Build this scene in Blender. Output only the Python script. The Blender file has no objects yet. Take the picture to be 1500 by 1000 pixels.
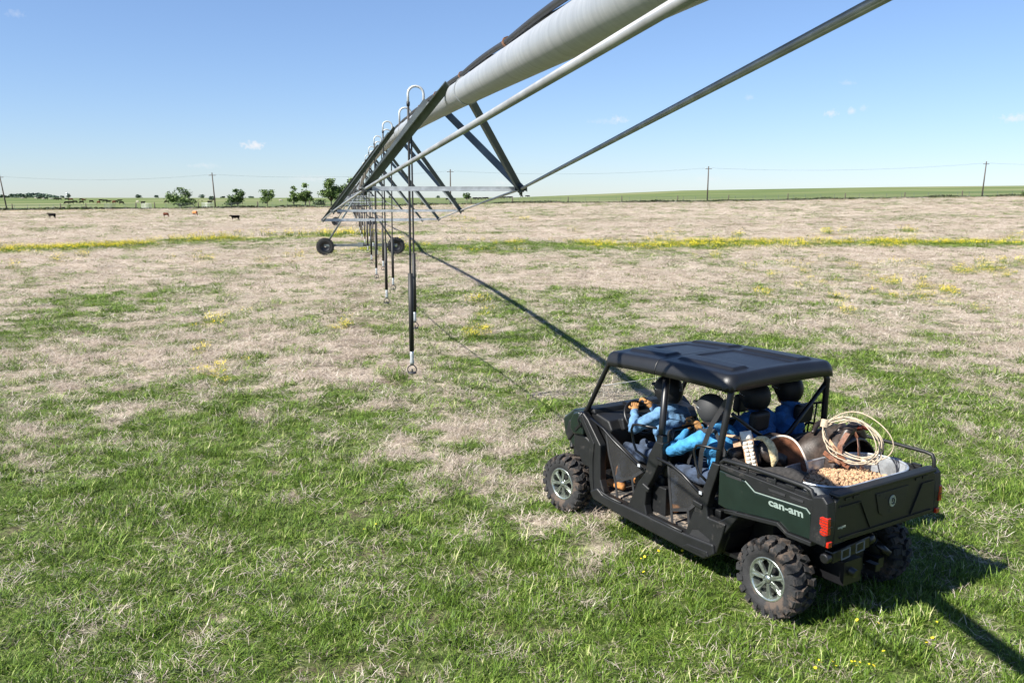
import bpy, math, random
import numpy as np
from mathutils import Vector, Matrix, Euler
PI=math.pi; R=math.radians
C=bpy.data.collections.new('scene'); SC=bpy.context.scene; SC.collection.children.link(C)

# ---------------------------------------------------------------- camera, sky, sun, exposure
F=1287.2; PITCH=9.288; CAMH=3.481
cd=bpy.data.cameras.new('camera'); cam=bpy.data.objects.new('camera',cd); C.objects.link(cam)
cd.sensor_width=36; cd.lens=F/1500*36; cd.clip_start=.1; cd.clip_end=9000
cam.location=(0,0,CAMH); cam.rotation_euler=(R(90-PITCH),0,0); SC.camera=cam
SX,SY=.93,.56                                   # ground shadow of a point one metre up
sd=bpy.data.lights.new('sun','SUN'); sun=bpy.data.objects.new('sun',sd); C.objects.link(sun)
sd.energy=5.0; sd.angle=R(.53); sd.color=(1,.96,.88)
sun.rotation_euler=Vector((-SX,-SY,1)).to_track_quat('Z','Y').to_euler()
w=bpy.data.worlds.new('World'); SC.world=w; w.use_nodes=True; nt=w.node_tree; nt.nodes.clear()
def N(nt,t,**k):
    n=nt.nodes.new(t)
    for a,b in k.items():
        if a=='inp':
            for i,v in b.items(): n.inputs[i].default_value=v
        else: setattr(n,a,b)
    return n
sky=N(nt,'ShaderNodeTexSky',sky_type='NISHITA',sun_disc=False,sun_elevation=math.atan(1/math.hypot(SX,SY)),
      sun_rotation=math.atan2(-SX,-SY),altitude=200,air_density=1.0,dust_density=.12,ozone_density=3.0)
bg=N(nt,'ShaderNodeBackground'); bg.inputs[1].default_value=.070
wo=N(nt,'ShaderNodeOutputWorld'); nt.links.new(bg.outputs[0],wo.inputs[0])
# a few tiny fair-weather clouds low in the sky (direction, half width, half height in radians, strength)
def pxdir(u,v):
    t=R(PITCH); x=(u-750)/F; up=(500-v)/F
    return Vector((x,math.cos(t)+up*math.sin(t),up*math.cos(t)-math.sin(t)))
tc=N(nt,'ShaderNodeTexCoord'); last=sky.outputs[0]
cn=N(nt,'ShaderNodeTexNoise',inp={'Scale':260.,'Detail':4.,'Roughness':.6}); nt.links.new(tc.outputs['Generated'],cn.inputs['Vector'])
ti=N(nt,'ShaderNodeMix',data_type='RGBA',blend_type='MULTIPLY'); ti.inputs['Factor'].default_value=1; nt.links.new(last,ti.inputs['A']); ti.inputs['B'].default_value=(.82,.97,1.29,1); gm=N(nt,'ShaderNodeGamma'); gm.inputs[1].default_value=.83; nt.links.new(ti.outputs['Result'],gm.inputs[0]); last=gm.outputs[0]
acc=None
for u,v,wu,wv,st in ((372,213,17,6,.8),(905,176,15,6,.5),(1217,166,9,5,.55),(1248,163,6,5,.5),(1266,158,7,4,.3),(1488,173,22,6,.55),
                     (300,243,22,4,.25),(1242,122,10,4,.22),(890,178,30,4,.2),(462,262,40,5,.25),(1097,143,8,4,.25),(735,268,16,5,.3),(22,20,10,5,.2),(1040,262,20,5,.22)):
    d=pxdir(u,v).normalized(); az=math.atan2(d.x,d.y)
    mp=N(nt,'ShaderNodeMapping',vector_type='POINT'); nt.links.new(tc.outputs['Generated'],mp.inputs[0])
    # rotate so that the cloud lies on +Y, then scale x and z by the cloud's size
    rm=Matrix.Rotation(-math.asin(d.z),3,'X') @ Matrix.Rotation(az,3,'Z')
    mp.inputs['Rotation'].default_value=rm.to_euler()
    sv=N(nt,'ShaderNodeVectorMath',operation='MULTIPLY'); nt.links.new(mp.outputs[0],sv.inputs[0]); sv.inputs[1].default_value=(F/wu,0,F/wv)
    ln=N(nt,'ShaderNodeVectorMath',operation='LENGTH'); nt.links.new(sv.outputs[0],ln.inputs[0])
    ad=N(nt,'ShaderNodeMath',operation='MULTIPLY_ADD'); nt.links.new(cn.outputs[0],ad.inputs[0]); ad.inputs[1].default_value=-2.6; ad.inputs[2].default_value=2.35
    sb=N(nt,'ShaderNodeMath',operation='SUBTRACT'); nt.links.new(ad.outputs[0],sb.inputs[0]); nt.links.new(ln.outputs['Value'],sb.inputs[1])
    ml=N(nt,'ShaderNodeMath',operation='MULTIPLY',use_clamp=True); nt.links.new(sb.outputs[0],ml.inputs[0]); ml.inputs[1].default_value=.9
    # only the half of the sky that faces the cloud
    sp=N(nt,'ShaderNodeSeparateXYZ'); nt.links.new(mp.outputs[0],sp.inputs[0])
    gt=N(nt,'ShaderNodeMath',operation='GREATER_THAN'); nt.links.new(sp.outputs[1],gt.inputs[0]); gt.inputs[1].default_value=.5
    m3=N(nt,'ShaderNodeMath',operation='MULTIPLY'); nt.links.new(ml.outputs[0],m3.inputs[0]); nt.links.new(gt.outputs[0],m3.inputs[1])
    m4=N(nt,'ShaderNodeMath',operation='MULTIPLY'); nt.links.new(m3.outputs[0],m4.inputs[0]); m4.inputs[1].default_value=st
    if acc is None: acc=m4.outputs[0]
    else:
        mx=N(nt,'ShaderNodeMath',operation='MAXIMUM'); nt.links.new(acc,mx.inputs[0]); nt.links.new(m4.outputs[0],mx.inputs[1]); acc=mx.outputs[0]
mix=N(nt,'ShaderNodeMix',data_type='RGBA'); nt.links.new(acc,mix.inputs['Factor']); nt.links.new(last,mix.inputs['A']); mix.inputs['B'].default_value=(5.8,5.7,5.8,1)
nt.links.new(mix.outputs['Result'],bg.inputs[0])
SC.view_settings.view_transform='Standard'; SC.view_settings.look='None'; SC.view_settings.exposure=1.27; SC.view_settings.gamma=1
SC.render.engine='CYCLES'

# ---------------------------------------------------------------- helpers
rng=np.random.default_rng(7); random.seed(7)
def tag(o,label=None,cat=None,group=None,kind=None):
    for k,v in (('label',label),('category',cat),('group',group),('kind',kind)):
        if v: o[k]=v
    return o
def empty(name,loc=(0,0,0),rz=0,**k):
    o=bpy.data.objects.new(name,None); C.objects.link(o); o.location=loc; o.rotation_euler=(0,0,rz); o.empty_display_size=.2
    return tag(o,**k)
def frames(P,closed=False):
    n=len(P); T=[]
    for i in range(n):
        a=P[(i-1)%n] if (closed or i>0) else P[i]; b=P[(i+1)%n] if (closed or i<n-1) else P[i]
        T.append((b-a).normalized())
    up=Vector((0,0,1)) if abs(T[0].z)<.9 else Vector((1,0,0))
    nrm=T[0].cross(up).normalized(); out=[]
    for i in range(n):
        nrm=(nrm-T[i]*nrm.dot(T[i])).normalized(); out.append((nrm.copy(),T[i].cross(nrm)))
    return out
class MB:
    def __init__(s): s.v=[]; s.f=[]; s.m=[]; s.s=[]
    def add(s,vs,fs,m=0,sm=False):
        b=len(s.v); s.v+= [tuple(v) for v in vs]
        for f in fs: s.f.append([i+b for i in f]); s.m.append(m); s.s.append(sm)
        return s
    def box(s,c,d,rot=None,m=0,taper=1):
        M=Euler(rot).to_matrix() if rot else Matrix.Identity(3); vs=[]
        for z in (-1,1):
            t=taper if z>0 else 1
            for x,y in ((-1,-1),(1,-1),(1,1),(-1,1)): vs.append(Vector(c)+M@Vector((x*d[0]/2*t,y*d[1]/2*t,z*d[2]/2)))
        return s.add(vs,[(3,2,1,0),(4,5,6,7),(0,1,5,4),(1,2,6,5),(2,3,7,6),(3,0,4,7)],m)
    def bar(s,a,b,w,h,m=0,up=(0,0,1)):               # rectangular bar from a to b
        a=Vector(a);b=Vector(b);t=(b-a).normalized();u=Vector(up)
        if abs(t.dot(u))>.95: u=Vector((1,0,0))
        x=t.cross(u).normalized();y=x.cross(t)
        vs=[p+x*i*w/2+y*j*h/2 for p in (a,b) for i,j in ((-1,-1),(1,-1),(1,1),(-1,1))]
        return s.add(vs,[(3,2,1,0),(4,5,6,7),(0,1,5,4),(1,2,6,5),(2,3,7,6),(3,0,4,7)],m)
    def angle(s,a,b,w,t=.006,side=(1,0,0),m=0,w2=None):      # L section (angle iron) from a to b
        a=Vector(a);b=Vector(b);d=(b-a).normalized();x=(Vector(side)-d*Vector(side).dot(d)).normalized();y=d.cross(x); w2=w2 or w
        pr=[(0,0),(w,0),(w,t),(t,t),(t,w2),(0,w2)]
        vs=[p+x*i+y*j for p in (a,b) for i,j in pr]; n=6
        return s.add(vs,[tuple(range(n))[::-1],tuple(range(n,2*n))]+[(i,(i+1)%n,n+(i+1)%n,n+i) for i in range(n)],m)
    def tube(s,P,r,n=8,closed=False,m=0,sm=True,caps=True):
        P=[Vector(p) for p in P]; rr=r if hasattr(r,'__len__') else [r]*len(P); fr=frames(P,closed); vs=[]
        for p,q,(x,y) in zip(P,rr,fr):
            for k in range(n):
                a=2*PI*k/n; vs.append(p+x*math.cos(a)*q+y*math.sin(a)*q)
        L=len(P); fs=[]
        for i in range(L if closed else L-1):
            j=(i+1)%L
            for k in range(n): fs.append((i*n+k,i*n+(k+1)%n,j*n+(k+1)%n,j*n+k))
        s.add(vs,fs,m,sm)
        if caps and not closed:
            b=len(s.v)-len(vs)
            s.f+= [[b+k for k in range(n)][::-1],[b+(L-1)*n+k for k in range(n)]]; s.m+=[m,m]; s.s+=[False,False]
        return s
    def strip(s,P,wid,th,m=0,nrm=(0,0,1)):                       # flat strap through points
        P=[Vector(p) for p in P]
        for a,b in zip(P[:-1],P[1:]):
            d=(b-a).normalized(); u=Vector(nrm); s.bar(a-d*th*.4,b+d*th*.4,wid,th,m,up=u)
        return s
    def lathe(s,prof,n=32,c=(0,0,0),axis='y',m=0,sm=True,closed=False):
        vs=[]; c=Vector(c)
        for r,h in prof:
            for k in range(n):
                a=2*PI*k/n; x,z=r*math.cos(a),r*math.sin(a)
                vs.append(c+Vector({'y':(x,h,z),'z':(x,z,h),'x':(h,x,z)}[axis]))
        L=len(prof); fs=[]
        for i in range(L if closed else L-1):
            j=(i+1)%L
            for k in range(n): fs.append((i*n+k,i*n+(k+1)%n,j*n+(k+1)%n,j*n+k))
        return s.add(vs,fs,m,sm)
    def prism(s,poly,a,b,ax='y',m=0):                # 2D polygon in the plane across axis, from a to b
        f={'y':lambda p,t:(p[0],t,p[1]),'x':lambda p,t:(t,p[0],p[1]),'z':lambda p,t:(p[0],p[1],t)}[ax]; n=len(poly)
        return s.add([f(p,a) for p in poly]+[f(p,b) for p in poly],[tuple(range(n)),tuple(range(n,2*n))[::-1]]+[((i+1)%n,i,n+i,n+(i+1)%n) for i in range(n)],m)
    def ell(s,c,d,n=16,k=10,rot=None,m=0):
        M=Euler(rot).to_matrix() if rot else Matrix.Identity(3); vs=[]; c=Vector(c)
        for i in range(k+1):
            t=PI*i/k
            for j in range(n):
                a=2*PI*j/n; vs.append(c+M@Vector((d[0]*math.sin(t)*math.cos(a),d[1]*math.sin(t)*math.sin(a),d[2]*math.cos(t))))
        return s.add(vs,[(i*n+j,(i+1)*n+j,(i+1)*n+(j+1)%n,i*n+(j+1)%n) for i in range(k) for j in range(n)],m,True)
    def cap(s,a,b,ra,rb,n=12,m=0):                   # tapered capsule, closed
        a=Vector(a);b=Vector(b);t=(b-a); L=t.length; t=t/L if L>1e-6 else Vector((0,0,1)); P=[];r=[]
        for i in range(5): q=PI/2*(i+.25)/5; P.append(a-t*ra*math.cos(q)); r.append(ra*math.sin(q))
        P.append(a); r.append(ra); P.append(b); r.append(rb)
        for i in range(5)[::-1]: q=PI/2*(i+.25)/5; P.append(b+t*rb*math.cos(q)); r.append(rb*math.sin(q))
        return s.tube(P,r,n,m=m)
    def build(s,name,mats,parent=None,org=(0,0,0),bevel=0,segs=2,solid=0,M=None):
        me=bpy.data.meshes.new(name); o=Vector(org)
        me.from_pydata([tuple(Vector(v)-o) for v in s.v],[],s.f)
        me.polygons.foreach_set('material_index',s.m); me.polygons.foreach_set('use_smooth',s.s)
        for q in (mats if isinstance(mats,(list,tuple)) else [mats]): me.materials.append(q)
        me.update(); ob=bpy.data.objects.new(name,me); C.objects.link(ob)
        if parent is not None: ob.parent=parent
        ob.location=o if M is None else M@o
        if M is not None: ob.rotation_euler=M.to_euler()
        if solid:
            q=ob.modifiers.new('solidify','SOLIDIFY'); q.thickness=solid; q.offset=0
        if bevel:
            q=ob.modifiers.new('bevel','BEVEL'); q.width=bevel; q.segments=segs; q.limit_method='ANGLE'; q.angle_limit=R(40); q.harden_normals=False
        return ob
def remesh(mb,vox=.012,smooth=6,fac=.5):
    me=bpy.data.meshes.new('t'); me.from_pydata(mb.v,[],mb.f); me.update(); o=bpy.data.objects.new('t',me); C.objects.link(o)
    q=o.modifiers.new('r','REMESH'); q.mode='VOXEL'; q.voxel_size=vox
    q=o.modifiers.new('s','SMOOTH'); q.factor=fac; q.iterations=smooth
    dg=bpy.context.evaluated_depsgraph_get(); e=o.evaluated_get(dg); m2=bpy.data.meshes.new_from_object(e)
    bpy.data.objects.remove(o); bpy.data.meshes.remove(me)
    return m2
def link_mesh(me,name,mats,parent=None,org=(0,0,0),M=None):
    o=Vector(org); me.transform(Matrix.Translation(-o)); me.materials.clear()
    for q in (mats if isinstance(mats,(list,tuple)) else [mats]): me.materials.append(q)
    me.polygons.foreach_set('use_smooth',[True]*len(me.polygons)); me.name=name
    ob=bpy.data.objects.new(name,me); C.objects.link(ob); 
    if parent is not None: ob.parent=parent
    ob.location=o if M is None else M@o
    if M is not None: ob.rotation_euler=M.to_euler()
    return ob
def children(o): return [c for c in C.objects if c.parent==o]
def copy_tree(o,parent=None):
    c=o.copy(); C.objects.link(c)
    if parent is not None: c.parent=parent
    for ch in children(o):
        if ch is not c: copy_tree(ch,c)
    return c
def text_mesh(txt,size,bold=.02,shear=0,ext=.002):
    cu=bpy.data.curves.new('t','FONT'); cu.body=txt; cu.size=size; cu.offset=bold*size; cu.shear=shear; cu.extrude=ext; cu.align_x='CENTER'; cu.align_y='CENTER'
    o=bpy.data.objects.new('t',cu); C.objects.link(o); dg=bpy.context.evaluated_depsgraph_get(); dg.update()
    me=bpy.data.meshes.new_from_object(o.evaluated_get(dg)); bpy.data.objects.remove(o); return me

# ---------------------------------------------------------------- materials
def mat(name,col,rough=.6,metal=0,var=.15,vs=6.,bump=0,bs=60.,col2=None,spec=.5,trans=0,coat=0,wear=None,det=5.,bd=.01):
    m=bpy.data.materials.new(name); m.use_nodes=True; t=m.node_tree; b=t.nodes['Principled BSDF']
    b.inputs['Roughness'].default_value=rough; b.inputs['Metallic'].default_value=metal; b.inputs['Specular IOR Level'].default_value=spec
    if coat: b.inputs['Coat Weight'].default_value=coat; b.inputs['Coat Roughness'].default_value=.12
    tc=N(t,'ShaderNodeTexCoord'); no=N(t,'ShaderNodeTexNoise',inp={'Scale':vs,'Detail':det,'Roughness':.6}); t.links.new(tc.outputs['Object'],no.inputs['Vector'])
    mr=N(t,'ShaderNodeMapRange',inp={'From Min':.36,'From Max':.64}); t.links.new(no.outputs[0],mr.inputs[0])
    c2=col2 or tuple(max(0,c*(1-var*1.6)) for c in col); c1=col if col2 else tuple(min(1,c*(1+var)) for c in col)
    mx=N(t,'ShaderNodeMix',data_type='RGBA'); t.links.new(mr.outputs[0],mx.inputs['Factor']); mx.inputs['A'].default_value=(*c2,1); mx.inputs['B'].default_value=(*c1,1)
    out=mx.outputs['Result']
    if wear:                                          # (colour, threshold, scale): patches of dirt
        n2=N(t,'ShaderNodeTexNoise',inp={'Scale':wear[2],'Detail':7.,'Roughness':.7}); t.links.new(tc.outputs['Object'],n2.inputs['Vector'])
        m2=N(t,'ShaderNodeMapRange',inp={'From Min':wear[1],'From Max':wear[1]+.1}); t.links.new(n2.outputs[0],m2.inputs[0])
        x2=N(t,'ShaderNodeMix',data_type='RGBA'); t.links.new(m2.outputs[0],x2.inputs['Factor']); t.links.new(out,x2.inputs['A']); x2.inputs['B'].default_value=(*wear[0],1); out=x2.outputs['Result']
        rr=N(t,'ShaderNodeMapRange',inp={'To Min':rough,'To Max':.95}); t.links.new(m2.outputs[0],rr.inputs[0]); t.links.new(rr.outputs[0],b.inputs['Roughness'])
    t.links.new(out,b.inputs['Base Color'])
    if bump:
        nb=N(t,'ShaderNodeTexNoise',inp={'Scale':bs,'Detail':4.}); t.links.new(tc.outputs['Object'],nb.inputs['Vector'])
        bp=N(t,'ShaderNodeBump',inp={'Strength':bump,'Distance':bd}); t.links.new(nb.outputs[0],bp.inputs['Height']); t.links.new(bp.outputs[0],b.inputs['Normal'])
    if trans: b.inputs['Transmission Weight'].default_value=trans
    return m
DUST=(.16,.125,.09)
mBlk=mat('black_plastic',(.006,.0063,.007),.5,var=.2,bump=.12,bs=300,wear=((.024,.021,.017),.60,9.))
mRoofp=mat('roof_plastic',(.0055,.0058,.0068),.42,var=.15,bump=.1,bs=400,spec=.5)
mBlkS=mat('black_metal',(.006,.006,.007),.38,var=.1,spec=.5)
mGreen=mat('green_paint',(.005,.0115,.0092),.34,var=.12,coat=.35,wear=((.035,.033,.026),.68,7.))
mGreenT=mat('bare_tailgate_paint',(.0065,.007,.005),.5,var=.12,wear=((.028,.026,.018),.66,6.))
mTyre=mat('muddy_rubber',(.016,.016,.017),.8,var=.2,vs=20,bump=.5,bs=90,wear=((.075,.055,.042),.50,6.))
mRim=mat('alloy',(.42,.46,.42),.25,metal=.85,var=.2,wear=((.1,.085,.06),.62,14.))
mRimD=mat('rim_dark',(.02,.02,.02),.4)
mRed=mat('red_lens',(.42,.016,.006),.2,var=.3,vs=60,coat=.5)
mWhiteL=mat('reflector',(.16,.17,.19),.35)
mLetterHighlight=mat('lettering_and_highlight_silver',(.20,.25,.225),.4,var=.05)
mSeat=mat('seat_vinyl',(.009,.008,.0075),.55,var=.3,bump=.25,bs=25)
mNet=mat('net',(.012,.012,.012),.8)
def glassy(m,mixf,col=None):
    t=m.node_tree; b=t.nodes['Principled BSDF']; o=[n for n in t.nodes if n.type=='OUTPUT_MATERIAL'][0]
    tr=N(t,'ShaderNodeBsdfTransparent'); mx=N(t,'ShaderNodeMixShader'); mx.inputs[0].default_value=mixf
    if col: tr.inputs[0].default_value=(*col,1)
    t.links.new(tr.outputs[0],mx.inputs[1]); t.links.new(b.outputs[0],mx.inputs[2]); t.links.new(mx.outputs[0],o.inputs[0])
glassy(mNet,.78)
mGlass=mat('clear_polycarbonate',(.5,.55,.6),.08); glassy(mGlass,.07,(.93,.95,.95))
mShirt=mat('denim_shirt',(.085,.18,.31),.9,var=.25,vs=9,bump=1,bs=13,bd=.022)
mShirt2=mat('blue_shirt',(.035,.20,.40),.9,var=.22,vs=9,bump=1,bs=13,bd=.022)
mShirt3=mat('royal_shirt',(.015,.09,.25),.9,var=.2,vs=9,bump=1,bs=13,bd=.022)
mJean=mat('jeans',(.030,.046,.08),.9,var=.35,vs=8,bump=1,bs=13,bd=.022)
mGlove=mat('leather_glove',(.33,.165,.055),.7,var=.25,vs=25,bump=.4,bs=60)
mBoot=mat('boot_leather',(.38,.16,.045),.7,var=.3,vs=20)
mSkin=mat('skin',(.42,.22,.15),.55,var=.1)
mHelm=mat('helmet_black',(.005,.005,.0055),.55,var=.1,spec=.35)
mHelm2=mat('helmet_matte',(.022,.023,.025),.7,var=.1,bump=.05)
mSilver=mat('print_silver',(.35,.37,.4),.4)
mGalv=mat('galvanized',(.46,.48,.49),.42,metal=.55,var=.16,vs=14)
mPipe=mat('galvanized_pipe',(.44,.45,.45),.5,metal=.45,var=.2,vs=3)
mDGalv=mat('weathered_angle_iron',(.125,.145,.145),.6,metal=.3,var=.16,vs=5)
mRod=mat('truss_rod',(.31,.32,.325),.45,metal=.5,var=.15)
mHose=mat('rubber_hose',(.012,.012,.012),.6)
mGoose=mat('gooseneck_galvanized',(.5,.51,.5),.5,metal=.3)
mRust=mat('rusty_clamp',(.18,.09,.05),.8,var=.3,vs=30)
mCable=mat('cable',(.02,.02,.022),.55)
mTub=mat('feed_tub_zinc',(.50,.53,.56),.33,metal=.6,var=.25,vs=9,wear=((.3,.29,.27),.62,12.))
mPel=mat('feed_pellets',(.42,.265,.15),.9,var=.28,vs=22,bump=.6,bs=150)
mLeaD=mat('dark_leather',(.040,.029,.024),.42,var=.4,vs=9,bump=.15,bs=60,wear=((.11,.08,.06),.64,9.))
mLeaB=mat('brown_leather',(.155,.062,.032),.5,var=.35,vs=14,bump=.3,bs=90)
mFelt=mat('dark_felt',(.022,.02,.019),.95,var=.3,vs=30,bump=.6,bs=150)
mFleece=mat('fleece',(.62,.5,.28),.95,var=.25,vs=30,bump=1,bs=70)
mQuilt=mat('white_quilting',(.72,.68,.60),.8,var=.1,vs=20)
mTan=mat('tan_leather',(.36,.22,.13),.7,var=.3,vs=20)
mRope=mat('lariat_rope',(.47,.385,.28),.8,var=.12,vs=60,bump=.6,bs=300)
mWood=mat('weathered_wood',(.075,.06,.05),.9,var=.3,vs=3)
mBlackHide=mat('black_hide',(.005,.0045,.0045),.75,var=.3,spec=.08)
mTanHide=mat('tan_hide',(.45,.20,.08),.8,var=.2,spec=.08)
mBrnHide=mat('brown_hide',(.09,.03,.018),.8,var=.2,spec=.08)
mWhtHide=mat('pale_hide',(.42,.38,.32),.8,var=.2)
mBark=mat('bark',(.085,.07,.055),.95,var=.3)
mFloor=mat('muddy_floor',(.03,.029,.028),.9,var=.3,wear=((.24,.19,.145),.49,11.))

# pipe: spiral brushed galvanizing with streaks
def pipe_streaks():
    t=mPipe.node_tree; b=t.nodes['Principled BSDF']; tc=[n for n in t.nodes if n.type=='TEX_COORD'][0]
    mp=N(t,'ShaderNodeMapping'); mp.inputs['Scale'].default_value=(4,24,4); mp.inputs['Rotation'].default_value=(.25,0,0)
    t.links.new(tc.outputs['Object'],mp.inputs[0]); no=N(t,'ShaderNodeTexNoise',inp={'Scale':1.,'Detail':6.,'Roughness':.65}); t.links.new(mp.outputs[0],no.inputs['Vector'])
    cr=N(t,'ShaderNodeValToRGB'); cr.color_ramp.elements[0].position=.25; cr.color_ramp.elements[0].color=(.27,.285,.30,1); cr.color_ramp.elements[1].position=.78; cr.color_ramp.elements[1].color=(.42,.435,.445,1)
    t.links.new(no.outputs[0],cr.inputs[0]); t.links.new(cr.outputs[0],b.inputs['Base Color'])
pipe_streaks()

# ---------------------------------------------------------------- terrain
def vnoise(x,y,seed=0):
    xi=np.floor(x).astype(np.int64); yi=np.floor(y).astype(np.int64); fx=x-xi; fy=y-yi; fx=fx*fx*(3-2*fx); fy=fy*fy*(3-2*fy)
    def h(a,b):
        n=(a*374761393+b*668265263+seed*974634777)&0xffffffff; n=((n^(n>>13))*1274126177)&0xffffffff; return ((n^(n>>16))&0xffffff)/float(0xffffff)
    return (h(xi,yi)*(1-fx)+h(xi+1,yi)*fx)*(1-fy)+(h(xi,yi+1)*(1-fx)+h(xi+1,yi+1)*fx)*fy
def fbm(x,y,o=4,seed=0,g=.5):
    s=0;a=1;t=0
    for i in range(o): s=s+a*vnoise(x*2**i+13.7*i,y*2**i+7.1*i,seed+i); t+=a; a*=g
    return s/t
def sstep(a,b,x): t=np.clip((x-a)/(b-a),0,1); return t*t*(3-2*t)
def px2r(u): return (np.asarray(u,float)-750)/F*.987
ZFU=px2r([-400,0,480,660,760,1036,1441,1900]); ZFV=np.array([0,.03,.85,1.5,1.9,2.27,3.57,4.6])
ZRU=px2r([-500,0,600,700,750,832,1000,1110,1300,1500,1900]); ZRV=np.array([3.3,3.3,3.3,3.35,3.5,5.2,8.7,9.6,11.2,12.2,13])
YF=240.
def terrain(x,y):
    x=np.asarray(x,float); y=np.asarray(y,float); yy=np.maximum(y,1.); r=x/yy
    r=np.clip(r,-1.2,1.2); zf=np.interp(r,ZFU,ZFV); zr=np.interp(r,ZRU,ZRV)
    z=zf*sstep(70,YF,yy)**1.3
    z=z+(zr-zf)*sstep(YF-15,690,yy)
    z=z-np.maximum(0,yy-760)*.004
    z=np.where(y<1,0,z)
    d=np.hypot(x,y)
    return z+(fbm(x*1.3,y*1.3,3,5)-.5)*.07*np.exp(-d/60)+(fbm(x*.09,y*.09,2,9)-.5)*.5*sstep(60,200,d)*0
def raygnd(u,v,ymin=10):
    d=pxdir(u,v); d=d/d.y; Y=np.geomspace(ymin,2500,4000); x=d.x*Y; z=CAMH+d.z*Y; g=terrain(x,Y); k=np.argmax(z<g)
    if k==0: k=len(Y)-1
    return float(x[k]),float(Y[k]),float(g[k])
def flat(u,v): d=pxdir(u,v); t=-CAMH/d.z; return d.x*t,d.y*t
def near_line(x,y,P):
    P=np.array(P); best=np.full(np.shape(x),1e9)
    for a,b in zip(P[:-1],P[1:]):
        d=b-a; t=np.clip(((x-a[0])*d[0]+(y-a[1])*d[1])/(d@d),0,1); best=np.minimum(best,np.hypot(x-a[0]-t*d[0],y-a[1]-t*d[1]))
    return best
stripA=[flat(*p) for p in ((-150,373),(0,368),(150,362),(300,352),(500,345),(650,341))]
stripB=[flat(*p) for p in ((560,367),(650,364),(780,362),(1000,359),(1150,358),(1320,358),(1500,358),(1700,359))]
soilT=[flat(*p) for p in ((345,380),(430,377),(520,375),(610,374))]
soilP=[flat(*p) for p in ((548,378),(530,410),(520,450),(527,500),(545,560))]
YP=[(470,371,11),(425,376,7),(700,442,10),(697,490,16),(708,458,8),(325,470,14),(315,543,16),(322,560,10),(295,515,6),(330,468,10),(1130,405,8),(1180,400,9),(1260,394,9),(1390,445,9),(1280,430,8),(1230,440,9),(1355,436,10),(1425,450,8),(1160,418,8),(1480,408,10),(1350,412,10),(1095,395,8),(1205,414,14),(1370,424,20),(1440,397,22),(1390,430,16),(1300,414,18),(1340,390,16),(1120,433,10),(1308,438,8),(1365,444,12),(1240,458,8),(1470,385,16),(1050,378,10),(1160,390,12),(1215,383,8),(1270,386,14),(1410,400,12),(1440,388,10),(1290,408,10),(500,480,10),(85,383,10),(245,382,8),(25,392,6),(385,383,8),(300,382,10),(440,381,8),(110,378,14),(1210,343,18),(1020,378,7),(845,340,10),(680,326,16),(770,326,12),(560,323,10),(980,345,14),(1060,348,12),(1330,350,10),(1480,350,14),(1340,342,12)]
YPw=[(*flat(u,v),rr) for u,v,rr in YP]
def masks(x,y):
    d=np.hypot(x,y); yy=np.maximum(y,.5)
    n=fbm(x*1.25,y*1.25,5,21,.6); n2=fbm(x*.22,y*.16,3,33); nf=fbm(x*5,y*5,2,3)
    nm=fbm(x*2.6,y*2.6,3,44); v=n*.42+n2*.30+nm*.28+(nf-.5)*.16
    thr=np.interp(d,[0,6,9,12,16,21,28,40,60,100,200],[.27,.315,.365,.42,.462,.50,.545,.58,.60,.605,.585])
    thr=thr-.06*sstep(2,6,x)*sstep(22,11,d)-.035*sstep(-2,-9,x)*sstep(34,14,d)
    dA=near_line(x,y,stripA); dB=near_line(x,y,stripB)
    strip=np.exp(-(dA/3.2)**2)*1.+np.exp(-(dB/4.5)**2)*1.1
    thr=thr-.16*strip-.07*np.exp(-(np.hypot((x+2)/28,(y-66)/8))**2)
    g=np.maximum(sstep(thr-.075,thr+.075,v),.42*sstep(.60,.72,fbm(x*3.1,y*3.1,2,66))*sstep(70,25,d))
    yel=np.exp(-(dA/2.7)**2)*.85*sstep(.47,.66,fbm(x*.12,y*.12,2,77)+.25*sstep(-10,-30,x))+np.exp(-(dB/4.6)**2)*.85*sstep(.44,.66,fbm(x*.35,y*.5,3,70))*sstep(.38,.56,fbm(x*.07,y*.07,2,71))*sstep(0,6,x)*sstep(44,26,x)+.35*np.exp(-(dB/5)**2)*sstep(.5,.65,fbm(x*.3,y*.3,2,79))
    for px,py,rr in YPw:
        r=rr*py/F; yel=yel+np.exp(-((x-px)/r)**2-((y-py)/(r*1.6+.3))**2)*sstep(.35,.6,fbm(x*2.2,y*2.2,2,61))
    soil=np.exp(-(near_line(x,y,soilT)/1.3)**2)*sstep(.3,.55,fbm(x*.8,y*.8,2,8))*.9+np.exp(-(near_line(x,y,soilP)/.8)**2)*sstep(.30,.55,fbm(x*1.1,y*.6,3,18))*.6
    soil=soil+sstep(.68,.76,fbm(x*2.3,y*2.3,4,55))*.6*sstep(30,12,d)
    return g,np.clip(yel,0,1),np.clip(soil,0,1)
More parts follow.
